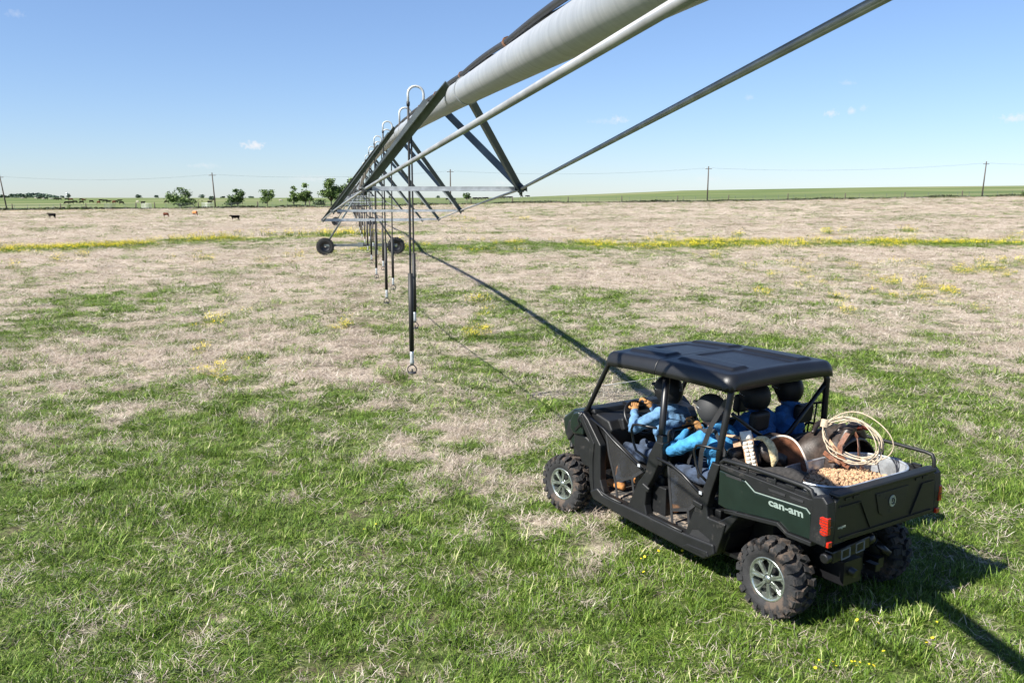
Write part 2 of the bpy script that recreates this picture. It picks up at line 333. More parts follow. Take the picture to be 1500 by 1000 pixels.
def build_ground():
    # radial rings whose spacing grows with distance; finest towards the photographed field
    th=[]; a=-PI
    while a<PI:
        th.append(a); a+=R(.11) if abs(a)<R(34) else (R(.6) if abs(a)<R(60) else R(3))
    th=np.array(th); nt_=len(th)
    rr=np.concatenate([np.geomspace(.5,3.5,10)[:-1],np.geomspace(3.5,900,640),np.geomspace(930,6000,24)])
    A,RR=np.meshgrid(th,rr); X=RR*np.sin(A); Y=RR*np.cos(A); Z=terrain(X,Y)
    back=np.abs(A)>R(60); Z=np.where(back,Z*np.clip(np.cos(A),0,1),Z)
    n=X.size; co=np.stack([X.ravel(),Y.ravel(),Z.ravel()],1); co=np.vstack([co,[0,0,0]])
    nr=len(rr); i=np.arange(nr-1)[:,None]*nt_; j=np.arange(nt_); j2=(j+1)%nt_
    q=np.stack([i+j,i+j2,i+nt_+j2,i+nt_+j],-1).reshape(-1,4)[:,::-1]
    tri=np.stack([np.full(nt_,n),j2,j],1)[:,::-1]
    me=bpy.data.meshes.new('ground'); me.vertices.add(n+1); me.vertices.foreach_set('co',co.ravel())
    me.loops.add(q.size+tri.size); me.loops.foreach_set('vertex_index',np.concatenate([q.ravel(),tri.ravel()]))
    me.polygons.add(len(q)+len(tri)); ls=np.concatenate([np.arange(len(q))*4,len(q)*4+np.arange(len(tri))*3]); me.polygons.foreach_set('loop_start',ls)
    me.update(calc_edges=True); me.polygons.foreach_set('use_smooth',[True]*len(me.polygons))
    g,yl,so=masks(co[:,0],co[:,1]); yy=np.maximum(co[:,1],1); fence=fence_y(co[:,0])
    pas=sstep(-2,2,co[:,1]-fence-.5)
    fl=np.exp(-((co[:,1]-fence+5)/3.2)**2)*sstep(.38,.55,fbm(co[:,0]*.03,co[:,0]*0,3,4))
    for nm,arr in (('green',g),('yellow',np.clip(yl+fl,0,1)),('soil',so),('pasture',pas)):
        at=me.attributes.new(nm,'FLOAT','POINT'); at.data.foreach_set('value',arr.astype(np.float32))
    o=bpy.data.objects.new('ground',me); C.objects.link(o); me.materials.append(ground_mat()); o['kind']='structure'
    return o
def fence_y(x):
    return YF+0*np.asarray(x,float)
def ground_mat():
    m=bpy.data.materials.new('pasture_ground'); m.use_nodes=True; t=m.node_tree; b=t.nodes['Principled BSDF']; b.inputs['Roughness'].default_value=.95; b.inputs['Specular IOR Level'].default_value=.15
    tc=N(t,'ShaderNodeTexCoord')
    def noise(s,d=5,r=.65,sc=(1,1,1)):
        mp=N(t,'ShaderNodeMapping'); mp.inputs['Scale'].default_value=sc; t.links.new(tc.outputs['Object'],mp.inputs[0])
        n=N(t,'ShaderNodeTexNoise',inp={'Scale':s,'Detail':float(d),'Roughness':r}); t.links.new(mp.outputs[0],n.inputs['Vector']); return n.outputs[0]
    def ramp(f,*st):
        r=N(t,'ShaderNodeValToRGB'); e=r.color_ramp.elements
        while len(e)<len(st): e.new(.5)
        for k,(p,c) in enumerate(st): e[k].position=p; e[k].color=(*c,1)
        t.links.new(f,r.inputs[0]); return r.outputs[0]
    def mixc(f,a,b_):
        x=N(t,'ShaderNodeMix',data_type='RGBA'); t.links.new(f,x.inputs['Factor']); t.links.new(a,x.inputs['A']); t.links.new(b_,x.inputs['B']); return x.outputs['Result']
    def attr(n): a=N(t,'ShaderNodeAttribute',attribute_name=n); return a.outputs['Fac']
    fine=noise(9,7,.75); med=noise(.5,5,.6,(.5,1.6,1)); big=noise(.035,4,.55,(.5,1.8,1))
    tan=ramp(fine,(.38,(.10,.07,.045)),(.5,(.35,.285,.22)),(.64,(.60,.525,.44)))
    tan2=ramp(med,(.35,(.38,.31,.235)),(.65,(.51,.435,.36)))
    x=N(t,'ShaderNodeMix',data_type='RGBA'); x.inputs['Factor'].default_value=.5; t.links.new(tan,x.inputs['A']); t.links.new(tan2,x.inputs['B']); tan=x.outputs['Result']
    grn=ramp(fine,(.40,(.03,.036,.012)),(.52,(.09,.12,.034)),(.64,(.20,.22,.085)))  # darkest stop stands in for the shadow between grass blades
    bgm=N(t,'ShaderNodeMapRange',inp={'From Min':.45,'From Max':.68,'To Max':.38}); t.links.new(big,bgm.inputs[0])
    tan=mixc(bgm.outputs[0],tan,grn)
    col=mixc(attr('green'),tan,grn)
    soil=ramp(fine,(.35,(.07,.05,.035)),(.65,(.19,.145,.105)))
    col=mixc(attr('soil'),col,soil)
    pst=ramp(noise(.022,6,.62,(.4,1.2,1)),(.38,(.06,.095,.028)),(.48,(.10,.135,.045)),(.55,(.15,.165,.07)),(.64,(.26,.235,.145)))
    pf=ramp(noise(1.2,5,.7),(.35,(.07,.105,.03)),(.65,(.165,.19,.07)))
    pst=mixc(N_const(t,.35),pst,pf)
    col=mixc(attr('pasture'),col,pst)
    yv=N(t,'ShaderNodeMath',operation='MULTIPLY'); t.links.new(attr('yellow'),yv.inputs[0])
    ym=N(t,'ShaderNodeMapRange',inp={'From Min':.40,'From Max':.56}); t.links.new(noise(3.5,5,.7),ym.inputs[0]); t.links.new(ym.outputs[0],yv.inputs[1])
    yc=ramp(fine,(.35,(.42,.38,.04)),(.6,(.72,.60,.035)))
    col=mixc(yv.outputs[0],col,yc)
    t.links.new(col,b.inputs['Base Color'])
    bp=N(t,'ShaderNodeBump',inp={'Strength':.7,'Distance':.06}); t.links.new(fine,bp.inputs['Height']); t.links.new(bp.outputs[0],b.inputs['Normal'])
    return m
def N_const(t,v): n=N(t,'ShaderNodeValue'); n.outputs[0].default_value=v; return n.outputs[0]
ground=build_ground()

# ---------------------------------------------------------------- grass (blades are tufts instanced over the field)
def blade_mat(name,cols,transl=.35,rough=.6):
    m=bpy.data.materials.new(name); m.use_nodes=True; t=m.node_tree; b=t.nodes['Principled BSDF']; o=[n for n in t.nodes if n.type=='OUTPUT_MATERIAL'][0]
    a=N(t,'ShaderNodeAttribute',attribute_name='bt'); r=N(t,'ShaderNodeValToRGB'); e=r.color_ramp.elements
    while len(e)<len(cols): e.new(.5)
    for k,(p,c) in enumerate(cols): e[k].position=p; e[k].color=(*c,1)
    oi=N(t,'ShaderNodeObjectInfo'); mr=N(t,'ShaderNodeMath',operation='MULTIPLY_ADD'); t.links.new(oi.outputs['Random'],mr.inputs[0]); mr.inputs[1].default_value=.3; t.links.new(a.outputs['Fac'],mr.inputs[2])
    sb=N(t,'ShaderNodeMath',operation='SUBTRACT'); t.links.new(mr.outputs[0],sb.inputs[0]); sb.inputs[1].default_value=.15
    t.links.new(sb.outputs[0],r.inputs[0]); t.links.new(r.outputs[0],b.inputs['Base Color']); b.inputs['Roughness'].default_value=rough; b.inputs['Specular IOR Level'].default_value=.35
    tr=N(t,'ShaderNodeBsdfTranslucent'); t.links.new(r.outputs[0],tr.inputs[0]); mx=N(t,'ShaderNodeMixShader'); mx.inputs[0].default_value=transl*.75
    t.links.new(b.outputs[0],mx.inputs[1]); t.links.new(tr.outputs[0],mx.inputs[2]); t.links.new(mx.outputs[0],o.inputs[0]); return m
mGr=blade_mat('green_blades',[(0,(.022,.04,.006)),(.42,(.092,.168,.014)),(.7,(.18,.275,.034)),(.88,(.33,.37,.11)),(1,(.56,.52,.30))])
mDr=blade_mat('dry_blades',[(0,(.15,.115,.085)),(.4,(.43,.355,.285)),(.8,(.62,.54,.455)),(1,(.77,.71,.63))],.25,.7)
mFl=blade_mat('yellow_petals',[(0,(.75,.55,.01)),(1,(.85,.72,.05))],.25)
def tuft(name,n,spread,lmin,lmax,wid,lean,mats,seed,flat_=0,flowers=0,curl=.65):
    r=np.random.default_rng(seed); V=[];Fc=[];B=[];Mi=[]
    for k in range(n):
        a=r.uniform(0,2*PI); rad=spread*math.sqrt(r.uniform()); bx,by=rad*math.cos(a),rad*math.sin(a); L=r.uniform(lmin,lmax)
        d=a+r.normal()*.9 if flat_==0 else r.uniform(0,2*PI); ln=lean*(r.uniform(.4,1.6) if flat_==0 else r.uniform(.6,1.12)); w_=wid*r.uniform(.7,1.3); tw=r.uniform(0,PI); bt=float(np.clip(r.beta(1.6,2.0),0,1)); z0=r.uniform(0,flat_)
        wx,wy=-math.sin(d)*math.cos(tw*.3),math.cos(d); ids=[]
        for s_,(q,ws) in enumerate(((0,.9),(.4,1),(.75,.7),(1,.12))):
            th=min(ln*(1-curl+curl*q),1.66); x=bx+math.cos(d)*L*math.sin(th)*q; y=by+math.sin(d)*L*math.sin(th)*q; z=z0+L*q*math.cos(th)-.008
            for sg in (-1,1): V.append((x+sg*wx*w_*ws/2,y+sg*wy*w_*ws/2,z)); B.append(bt)
        b=len(V)-8
        for s_ in range(3): Fc.append((b+2*s_,b+2*s_+1,b+2*s_+3,b+2*s_+2)); Mi.append(0)
    for k in range(flowers):
        a=r.uniform(0,2*PI); rad=spread*math.sqrt(r.uniform())*1.1; x,y=rad*math.cos(a),rad*math.sin(a); z=r.uniform(lmin,lmax)*.95; s_=r.uniform(.006,.011)
        b=len(V); tx,ty=r.normal()*.3,r.normal()*.3
        for j in range(6): V.append((x+s_*math.cos(j*PI/3),y+s_*math.sin(j*PI/3),z+s_*(tx*math.cos(j)+ty*math.sin(j)))); B.append(.5)
        Fc.append(tuple(range(b,b+6))); Mi.append(1)
        V+= [(x-.001,y,0),(x+.001,y,0),(x,y+.001,z)]; B+=[.5]*3; Fc.append((b+6,b+7,b+8)); Mi.append(0)
    me=bpy.data.meshes.new(name); me.from_pydata(V,[],Fc); at=me.attributes.new('bt','FLOAT','POINT'); at.data.foreach_set('value',np.array(B,np.float32))
    for q in mats: me.materials.append(q)
    me.polygons.foreach_set('material_index',Mi); o=bpy.data.objects.new(name,me); return o
TC=bpy.data.collections.new('tufts')
def scatter(name,label,cat,tufts,P,S,zoff=0):
    """one object: points with scale/turn/pick, tufts instanced on them"""
    col=bpy.data.collections.new(name+'_kinds')
    for q in tufts: col.objects.link(q)
    n=len(P); me=bpy.data.meshes.new(name); me.vertices.add(n); z=terrain(P[:,0],P[:,1])+zoff; me.vertices.foreach_set('co',np.stack([P[:,0],P[:,1],z],1).astype(np.float32).ravel())
    at=me.attributes.new('sc','FLOAT_VECTOR','POINT'); at.data.foreach_set('vector',S.astype(np.float32).ravel())
    at=me.attributes.new('rt','FLOAT_VECTOR','POINT'); rt=np.zeros((n,3),np.float32); rt[:,2]=rng.uniform(0,2*PI,n); rt[:,0]=rng.normal(0,.12,n); rt[:,1]=rng.normal(0,.12,n); at.data.foreach_set('vector',rt.ravel())
    o=bpy.data.objects.new(name,me); C.objects.link(o)
    g=bpy.data.node_groups.new(name,'GeometryNodeTree'); g.interface.new_socket('Geometry',in_out='INPUT',socket_type='NodeSocketGeometry'); g.interface.new_socket('Geometry',in_out='OUTPUT',socket_type='NodeSocketGeometry')
    gi=g.nodes.new('NodeGroupInput'); go=g.nodes.new('NodeGroupOutput'); mp=g.nodes.new('GeometryNodeMeshToPoints'); ip=g.nodes.new('GeometryNodeInstanceOnPoints'); ci=g.nodes.new('GeometryNodeCollectionInfo')
    ci.inputs['Collection'].default_value=col; ci.inputs['Separate Children'].default_value=True; ci.inputs['Reset Children'].default_value=True; ip.inputs['Pick Instance'].default_value=True
    def na(nm):
        q=g.nodes.new('GeometryNodeInputNamedAttribute'); q.data_type='FLOAT_VECTOR'; q.inputs[0].default_value=nm; return q.outputs[0]
    g.links.new(gi.outputs[0],mp.inputs[0]); g.links.new(mp.outputs[0],ip.inputs['Points']); g.links.new(ci.outputs[0],ip.inputs['Instance'])
    rv=g.nodes.new('FunctionNodeRandomValue'); rv.data_type='INT'; rv.inputs['Min'].default_value=0; rv.inputs['Max'].default_value=len(tufts)-1
    io=[s_ for s_ in rv.outputs if s_.type=='INT'][0]; imn=[s_ for s_ in rv.inputs if s_.type=='INT' and s_.name=='Min'][0]; imx=[s_ for s_ in rv.inputs if s_.type=='INT' and s_.name=='Max'][0]; imn.default_value=0; imx.default_value=len(tufts)-1
    g.links.new(io,ip.inputs['Instance Index']); g.links.new(na('sc'),ip.inputs['Scale'])
    e2r=g.nodes.new('FunctionNodeEulerToRotation'); g.links.new(na('rt'),e2r.inputs[0]); g.links.new(e2r.outputs[0],ip.inputs['Rotation']); g.links.new(ip.outputs[0],go.inputs[0])
    md=o.modifiers.new('grass','NODES'); md.node_group=g; return tag(o,label,cat,kind='stuff')
def sample(y0,y1,dens,wid=.66,x0=-2.5):
    """points over the field between depths y0 and y1"""
    ym=(y0+y1)/2; W=wid*y1-x0; n=int((y1-y0)*2*W*dens); x=rng.uniform(-W,W,n); y=rng.uniform(y0,y1,n); k=np.abs(x)<wid*y-x0; return np.stack([x[k],y[k]],1)
GD=1.0
def build_grass():
    gt=[tuft('g',52,.11,.035,.095,.0050,1.1,[mGr,mFl],s) for s in range(5)]+[tuft('g',24,.09,.07,.15,.0058,.95,[mGr,mFl],s+50) for s in range(3)]
    dt=[tuft('d',46,.16,.04,.13,.0034,1.5,[mDr,mFl],s+100,flat_=.04,curl=.12) for s in range(6)]
    ft=[tuft('f',16,.10,.10,.22,.005,.6,[mGr,mFl],s+200,flowers=26) for s in range(3)]
    G=[];GS=[];D=[];DS=[];FP=[];FS=[]
    for y0,y1,dn,sc,hs in ((3.2,8,165,1.,1.),(8,14,105,1.15,1.),(14,24,48,1.55,.8),(24,42,17,2.3,.6),(42,75,6.5,3.4,.42),(75,130,2.2,5.2,.3),(130,236,.75,7.5,.22)):
        P=sample(y0,y1,dn*GD); g,yl,so=masks(P[:,0],P[:,1]); u=rng.uniform(size=len(P))
        kg=(u<g*.97+.03)&(rng.uniform(size=len(P))>so*.85); 
        lg=fbm(P[:,0]*1.7,P[:,1]*1.7,3,91)
        s=(sc*rng.uniform(.65,1.25,len(P)))[:,None]*np.ones((1,3)); s[:,2]*=hs*(.55+.6*sstep(.35,.7,lg))
        G.append(P[kg]); GS.append(s[kg])
        P2=sample(y0,y1,dn*.8*GD); g,yl2,so=masks(P2[:,0],P2[:,1]); kd=(rng.uniform(size=len(P2))<(1-g*.91))&(rng.uniform(size=len(P2))>so*.9)
        s2=(sc*rng.uniform(.7,1.3,len(P2)))[:,None]*np.ones((1,3)); s2[:,2]*=hs; D.append(P2[kd]); DS.append(s2[kd])
        fsc={3.2:1,8:1,14:1.2,24:1.6,42:2.4,75:4,130:5}[y0]
        P3=sample(y0,y1,min(40,dn*.8)*GD); _,yl3,_=masks(P3[:,0],P3[:,1]); kf=rng.uniform(size=len(P3))<yl3*1.1
        s3=(fsc*rng.uniform(.7,1.2,len(P3)))[:,None]*np.ones((1,3)); s3[:,2]*=.8; FP.append(P3[kf]); FS.append(s3[kf])
    G=np.vstack(G);D=np.vstack(D);FP=np.vstack(FP); print('grass',len(G),len(D),len(FP))
    scatter('green_grass','fresh green pasture grass growing in clumps through the dry thatch','grass',gt,G,np.vstack(GS))
    scatter('dry_grass','pale straw coloured dead grass matted over the field','grass',dt,D,np.vstack(DS))
    scatter('yellow_flowers','patches of small yellow wildflowers scattered over the pasture','wildflowers',ft,FP,np.vstack(FS))
    # lone buttercups near the camera
    b1=[tuft('b',0,.02,.07,.11,.003,.3,[mGr,mFl],s+300,flowers=1) for s in range(2)]
    pts=[flat(u,v) for u,v in ((521,778),(536,790),(548,782),(960,818),(966,820),(945,818),(1016,826),(1021,829),(936,833),(998,818),(1255,921),(1284,930),(1361,949),(1357,958),(1295,970),(1240,985),(1246,984),(1229,995),(1256,990),(1269,985),(1204,988),(1216,986),(1221,986),(1363,921),(1253,992),(1276,993),(1190,996),(1199,985),(945,850),(945,828),(800,668),(805,672),(797,663))]
    pts=np.array(pts); scatter('buttercups','single tiny yellow flowers dotted in the green grass near the buggy','wildflowers',b1,pts,np.ones((len(pts),3))*1.25)
build_grass()

# ---------------------------------------------------------------- centre pivot irrigator
PA,PB,PH0,PR=.78,-.1856,.392,.704; PY0,PSP=-.6,54.7
PRAD=.084
pdir=Vector((PB,1,0)).normalized(); plat=Vector((1,-PB,0)).normalized()      # along the pipe, across it
irr=empty('irrigation_machine',(PA+PB*54.1,54.1,0),label='long galvanized centre pivot irrigation machine spanning the pasture on wheeled towers',cat='irrigation machine')
IO=Vector(irr.location)
def pz(Y):                                                   # pipe axis point at depth Y
    k=math.floor((Y-PY0)/PSP); s=Y-PY0-k*PSP; base=float(terrain(PA+PB*(PY0+k*PSP),PY0+k*PSP)); nx=float(terrain(PA+PB*(PY0+(k+1)*PSP),PY0+(k+1)*PSP)); f=s/PSP
    return Vector((PA+PB*Y,Y,3.48+PH0+PR*4*s*(PSP-s)/PSP**2+base*(1-f)+nx*f))
def chord(Y,side):                                           # lower chord joint
    k=math.floor((Y-PY0)/PSP); s=min(Y-PY0-k*PSP,PSP-(Y-PY0-k*PSP)); hw=float(np.interp(s,[0,7.7,14.25,20.8,27.35],[.06,.62,.97,1.30,1.48])); dp=float(np.interp(s,[0,7.7,14.25,20.8,27.35],[.09,.65,1.12,1.53,1.77]))
    p=pz(Y); lift=.0
    return p+plat*(hw*side)-Vector((0,0,dp))
def ib(mb,name,m,org,**k):
    org=Vector(org); o=mb.build(name,m,None,org=org,**k); o.parent=irr; o.location=org-IO; return o
nb=0; far_brace=MB(); far_spread=MB(); far_hose=MB()
for span in range(-1,5):
    ya=PY0+span*PSP; n=40; Ys=[ya+PSP*i/n for i in range(n+1)]
    if span==-1: Ys=[y for y in Ys if y>-13]; 
    mb=MB(); P=[pz(y-1e-6) if i else pz(y+1e-6) for i,y in enumerate(Ys)]; mb.tube(P,PRAD,24 if span<1 else 10,caps=True)
    if span==0:
        for y in (5.7,11.6,17.4,23.2,29): mb.tube([pz(y)-pdir*.012,pz(y)+pdir*.012],PRAD+.006,24)
    ib(mb,'pipe',mPipe,pz(ya+PSP/2 if span>=0 else -6))
    if span<0: continue
    joints=[ya+7.7+6.55*k for k in range(7)]
    # truss rods: one run per side
    for sd_ in (-1,1):
        mb=MB(); e0=pz(ya)+Vector((-.055 if sd_<0 else -.04,0,.055 if 0 else -.05)); e1=pz(ya+PSP-.01)-Vector((0,0,.05))
        if span==0: e0=Vector((.75,-.6,3.85)) if sd_<0 else Vector((.85,-.6,3.92))
        pts=[e0]+[chord(y,sd_) for y in joints]+[e1]; mb.tube(pts,.0115 if span==0 else .02,8)
        ib(mb,'truss_rod',mRod,pts[4])
    for k,y in enumerate(joints):
        L,Rr=chord(y,-1),chord(y,1)
        mb=MB() if span<3 else far_spread
        if span<3: mb.angle(L+Vector((0,0,-.018)),Rr+Vector((0,0,-.018)),.036,.005,side=(0,0,1)); ib(mb,'spreader',mGalv,(L+Rr)/2)
        else: mb.bar(L,Rr,.05,.05)
        for sd_,J in ((-1,L),(1,Rr)):
            for dy in (-.92,.72):
                T=pz(y+dy)+plat*(sd_*PRAD*1.02)+Vector((0,0,.05 if sd_<0 else -.01))
                if nb<96:
                    mb=MB(); b_=MB()
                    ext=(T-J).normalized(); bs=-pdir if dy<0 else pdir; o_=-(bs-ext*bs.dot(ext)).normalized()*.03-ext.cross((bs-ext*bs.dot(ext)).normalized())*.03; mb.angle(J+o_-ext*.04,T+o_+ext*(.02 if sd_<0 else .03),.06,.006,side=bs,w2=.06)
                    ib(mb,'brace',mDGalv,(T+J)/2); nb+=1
                else: far_brace.bar(J,T,.06,.06)
            if span==0 and k<4:
                mb=MB(); mb.box(J,(.05,.07,.05)); mb.tube([J-plat*.05,J+plat*.05],.016,8); mb.tube([J-Vector((0,0,.05)),J+Vector((0,0,.03))],.013,8)
                ib(mb,'joint_bracket',mCable,J)
    # electric cable strapped on top of the pipe
    if span<2:
        mb=MB(); P=[]; q=[]
        yy=ya
        i=0
        while yy<ya+PSP:
            s=(yy-ya)%1.6/1.6; lift=.016+.012*math.sin(PI*s) ; a=R(100); P.append(pz(yy)+plat*(-.028)+Vector((0,0,PRAD+lift*.9)));
            yy+=.15
        mb.tube(P,.015,7); P2=[p+Vector((.022,0,-.012+.01*math.sin(i*.7))) for i,p in enumerate(P)]; mb.tube(P2,.010,6)
        ib(mb,'power_cable',mCable,pz(ya+PSP/2))
        for y in [ya+1.6*k for k in range(1,14 if span==0 else 2)]:
            mb=MB(); c=pz(y)+plat*(-.024)+Vector((0,0,PRAD+.016)); mb.tube([c-pdir*.014,c+pdir*.014],.024,8); mb.box(c+Vector((.03,0,.01)),(.05,.012,.006)); ib(mb,'cable_tie',mRust,c)
    # drop hoses with goosenecks, weights and sprinklers
    k=0; y=ya+9.8
    while y<ya+PSP-2:
        sd_=-1 if k%2==0 else 1; base=pz(y); top=base+Vector((0,0,PRAD)); off=sd_*.15; g0=top+plat*(.03*-sd_); arc=[g0-Vector((0,0,.02)),g0+Vector((0,0,.16))]
        for i in range(1,8): a=PI*i/8; arc.append(g0+plat*(off*(1-math.cos(a))/2*1.05)+Vector((0,0,.16+.075*math.sin(a))))
        e=g0+plat*off*1.05; arc+= [e+Vector((0,0,.16)),e+Vector((0,0,.04))]
        zn=float(terrain(base.x,base.y))+1.66; hb=Vector((e.x,e.y,zn)); sw=Vector((random.uniform(-.02,.02),random.uniform(-.03,.03),0))
        if span<2:
            h=empty('drop_hose'); h.parent=irr; h.location=e-IO
            def hbd(mb,nm,m): o=mb.build(nm,m,h,org=e); o.location=(0,0,0); return o
            hbd(MB().tube(arc,.0125,8),'gooseneck',mGoose)
            mid=hb+sw+Vector((0,0,1.04)); mb=MB(); mb.tube([e+Vector((0,0,.08)),e+Vector((0,0,-.3)),mid,hb+sw+Vector((0,0,.2))],.0125,7); mb.tube([e+Vector((0,0,.08)),e+Vector((0,0,.04))],.018,7); hbd(mb,'hose',mHose)
            mb=MB(); mb.tube([mid,hb+sw+Vector((0,0,.22))],.026,10); hbd(mb,'hose_weight',mHose)
            b0=hb+sw; mb=MB(); mb.tube([b0+Vector((0,0,.23)),b0+Vector((0,0,.19)),b0+Vector((0,0,.14)),b0+Vector((0,0,.10)),b0+Vector((0,0,.075))],[.016,.022,.018,.026,.02],10); hbd(mb,'fitting',mGalv)
            mb=MB(); ring=[b0+Vector((.047*math.cos(a),0,.022+.047*math.sin(a))) for a in [R(-40)+R(260)*i/14 for i in range(15)]]; mb.tube(ring,.006,6); mb.lathe([(.0,-.022),(.046,-.020),(.04,-.008),(0,-.004)],14,c=b0,axis='z'); mb.tube([b0+Vector((0,0,-.01)),b0+Vector((0,0,.03))],.009,6); hbd(mb,'sprinkler',mCable)
        else:
            far_hose.tube([e,hb],.02,5); far_hose.tube([hb+Vector((0,0,1)),hb+Vector((0,0,.1))],.035,5)
        y+=(3.1 if k<2 else 2.4) if span<2 else 5.2; k+=1
if far_brace.v: o=ib(far_brace,'far_brace',mDGalv,(0,0,0)); o['kind']='stuff'
if far_spread.v: o=ib(far_spread,'far_spreader',mGalv,(0,0,0)); o['kind']='stuff'
if far_hose.v: o=ib(far_hose,'far_drop_hose',mHose,(0,0,0)); o['kind']='stuff'
# wheeled towers
def tower_wheel():
    t=MB(); rw=.52; hw=.14
    t.lathe([(.30,-hw*.8),(.42,-hw),(rw-.05,-hw*.95),(rw-.03,0),(rw-.05,hw*.95),(.42,hw),(.30,hw*.8)],28,axis='y')
    for k in range(22):
        a=2*PI*k/22
        for s_ in (-1,1):
            aa=a+(0 if s_<0 else PI/22); c=Vector(((rw-.02)*math.cos(aa),s_*.07,(rw-.02)*math.sin(aa))); t.box(c,(.085,.15,.06),rot=(0,-aa,0.) ,m=0)
    r_=MB(); r_.lathe([(.05,-.05),(.26,-.06),(.31,-.12),(.31,.12),(.26,.06),(.05,.05)],24,axis='y')
    for k in range(8): a=k*PI/4; r_.tube([(.1*math.cos(a),-.07,.1*math.sin(a)),(.1*math.cos(a),.07,.1*math.sin(a))],.014,6)
    return t,r_
tw_t,tw_r=tower_wheel(); wm=None
for k in range(1,5):
    Y=PY0+k*PSP; p=pz(Y); gz=float(terrain(p.x,p.y)); bl=2.12
    A=Vector((p.x,p.y,gz+.62))-plat*bl; B=Vector((p.x,p.y,gz+.62))+plat*bl; tp=p-Vector((0,0,.05))
    tw=empty('tower'); tw.parent=irr; tw.location=p-Vector((0,0,p.z-gz))-IO; TO=IO+Vector(tw.location)
    def tb(mb,nm,m): return mb.build(nm,m,tw,org=TO) 
    def tb(mb,nm,m):
        o=mb.build(nm,m,tw,org=TO); o.location=(0,0,0); return o
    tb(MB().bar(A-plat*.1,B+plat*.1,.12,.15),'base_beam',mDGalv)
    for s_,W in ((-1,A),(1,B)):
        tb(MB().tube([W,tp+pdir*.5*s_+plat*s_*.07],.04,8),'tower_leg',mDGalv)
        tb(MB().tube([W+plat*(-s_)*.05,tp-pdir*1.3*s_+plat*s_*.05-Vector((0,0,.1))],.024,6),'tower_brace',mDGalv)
        wo=W+plat*s_*.02-Vector((0,0,.08)); 
        whl=empty('wheel'); whl.parent=tw; whl.location=wo-TO; whl.rotation_euler=(0,0,math.atan2(plat.y,plat.x))
        if wm is None: a_=tw_t.build('tyre',mHose,whl); b_=tw_r.build('rim',mBlkS,whl); wm=(a_.data,b_.data)
        else:
            for nm,d_ in zip(('tyre','rim'),wm): o=bpy.data.objects.new(nm,d_); C.objects.link(o); o.parent=whl
    tb(MB().box((A+B)/2+Vector((0,0,.02)),(.34,.3,.24)).bar((A+B)/2-plat*.55,(A+B)/2+plat*.45,.14,.17),'drive_motor',mDGalv)
    mb=MB(); mb.box(p+plat*.0+Vector((0,0,.32)),(.34,.26,.3)); mb.tube([p,p+Vector((0,0,.2))],.04,8); tb(mb,'control_box',mGalv)
    mb=MB(); mb.tube([p+pdir*-.5,p+pdir*.5],PRAD+.03,12); tb(mb,'flexible_joint',mHose)

# ---------------------------------------------------------------- boundary fence, gates, poles
def gnd_at(u,Y): x=float(px2r(u))*Y; return Vector((x,Y,float(terrain(x,Y))))
gates=[(152,168,'dark green steel tube gate in the far fence below the grazing herd',mDGalv),(206,221,'pale silver tube gate in the far fence left of the spreading tree',mGoose),(295,312,'galvanized tube gate in the far fence beside the utility pole',mGalv)]
fr=empty('wire_fence',gnd_at(750,YF),label='barbed wire fence with wooden posts along the far edge of the dry field',cat='fence'); FO=Vector(fr.location)
def fb(mb,nm,m,org):
    o=mb.build(nm,m,fr,org=org); o.location=Vector(org)-FO; return o
for u in (-60,17,88,125,198,226,290,377,453,560,618,690,751,832,911,993,1067,1154,1238,1325,1409,1497,1580):
    g=gnd_at(u,YF); h=1.8+random.uniform(-.1,.15); mb=MB(); mb.tube([g-Vector((0,0,.2)),g+Vector((random.uniform(-.08,.08),0,h))],[.15,.12],7); fb(mb,'post',mWood,g)
for u in range(-80,1600,20):
    if any(a-6<u<b+6 for a,b,_,_ in gates): continue
    g=gnd_at(u+random.uniform(-3,3),YF); mb=MB(); mb.bar(g-Vector((0,0,.1)),g+Vector((0,0,1.55)),.06,.06); fb(mb,'steel_post',mDGalv,g)
mb=MB()
for h in (.5,.85,1.2,1.5):
    seg=[]
    for u in np.arange(-80,1600,20):
        if any(a-2<u<b+2 for a,b,_,_ in gates):
            if len(seg)>1: mb.tube(seg,.02,4,caps=False)
            seg=[]; continue
        seg.append(gnd_at(u,YF)+Vector((0,0,h)))
    mb.tube(seg,.02,4,caps=False)
o=fb(mb,'wire',mDGalv,FO)
for a,b,lab,m in gates:
    A=gnd_at(a,YF-.3); B=gnd_at(b,YF-.3); z0=(A.z+B.z)/2; O=(A+B)/2
    gt_=empty('field_gate',O,label=lab,cat='gate',group='gates in the far fence')
    def gb(mb,nm):
        o=mb.build(nm,m,gt_,org=O); o.location=(0,0,0)
    fz=lambda p,h: Vector((p.x,p.y,z0+h))
    gb(MB().tube([fz(A,.15),fz(A,1.5),fz(B,1.5),fz(B,.15)],.05,6,closed=True),'gate_frame')
    for h in (.4,.65,.9,1.2): gb(MB().tube([fz(A,h),fz(B,h)],.045,6),'rail')
    for f in (.33,.67): gb(MB().bar(fz(A.lerp(B,f),.15),fz(A.lerp(B,f),1.5),.06,.03),'upright')
poles=[(9,-.8,'leaning wooden utility pole at the far left end of the fence'),(315,-.3,'wooden utility pole with crossarm beside the galvanized gate'),(660,0,'wooden utility pole seen behind the irrigation truss legs'),(1036,.05,'wooden utility pole standing alone at the foot of the green hill'),(1438,.3,'wooden utility pole at the right end of the fence')]
tops=[]
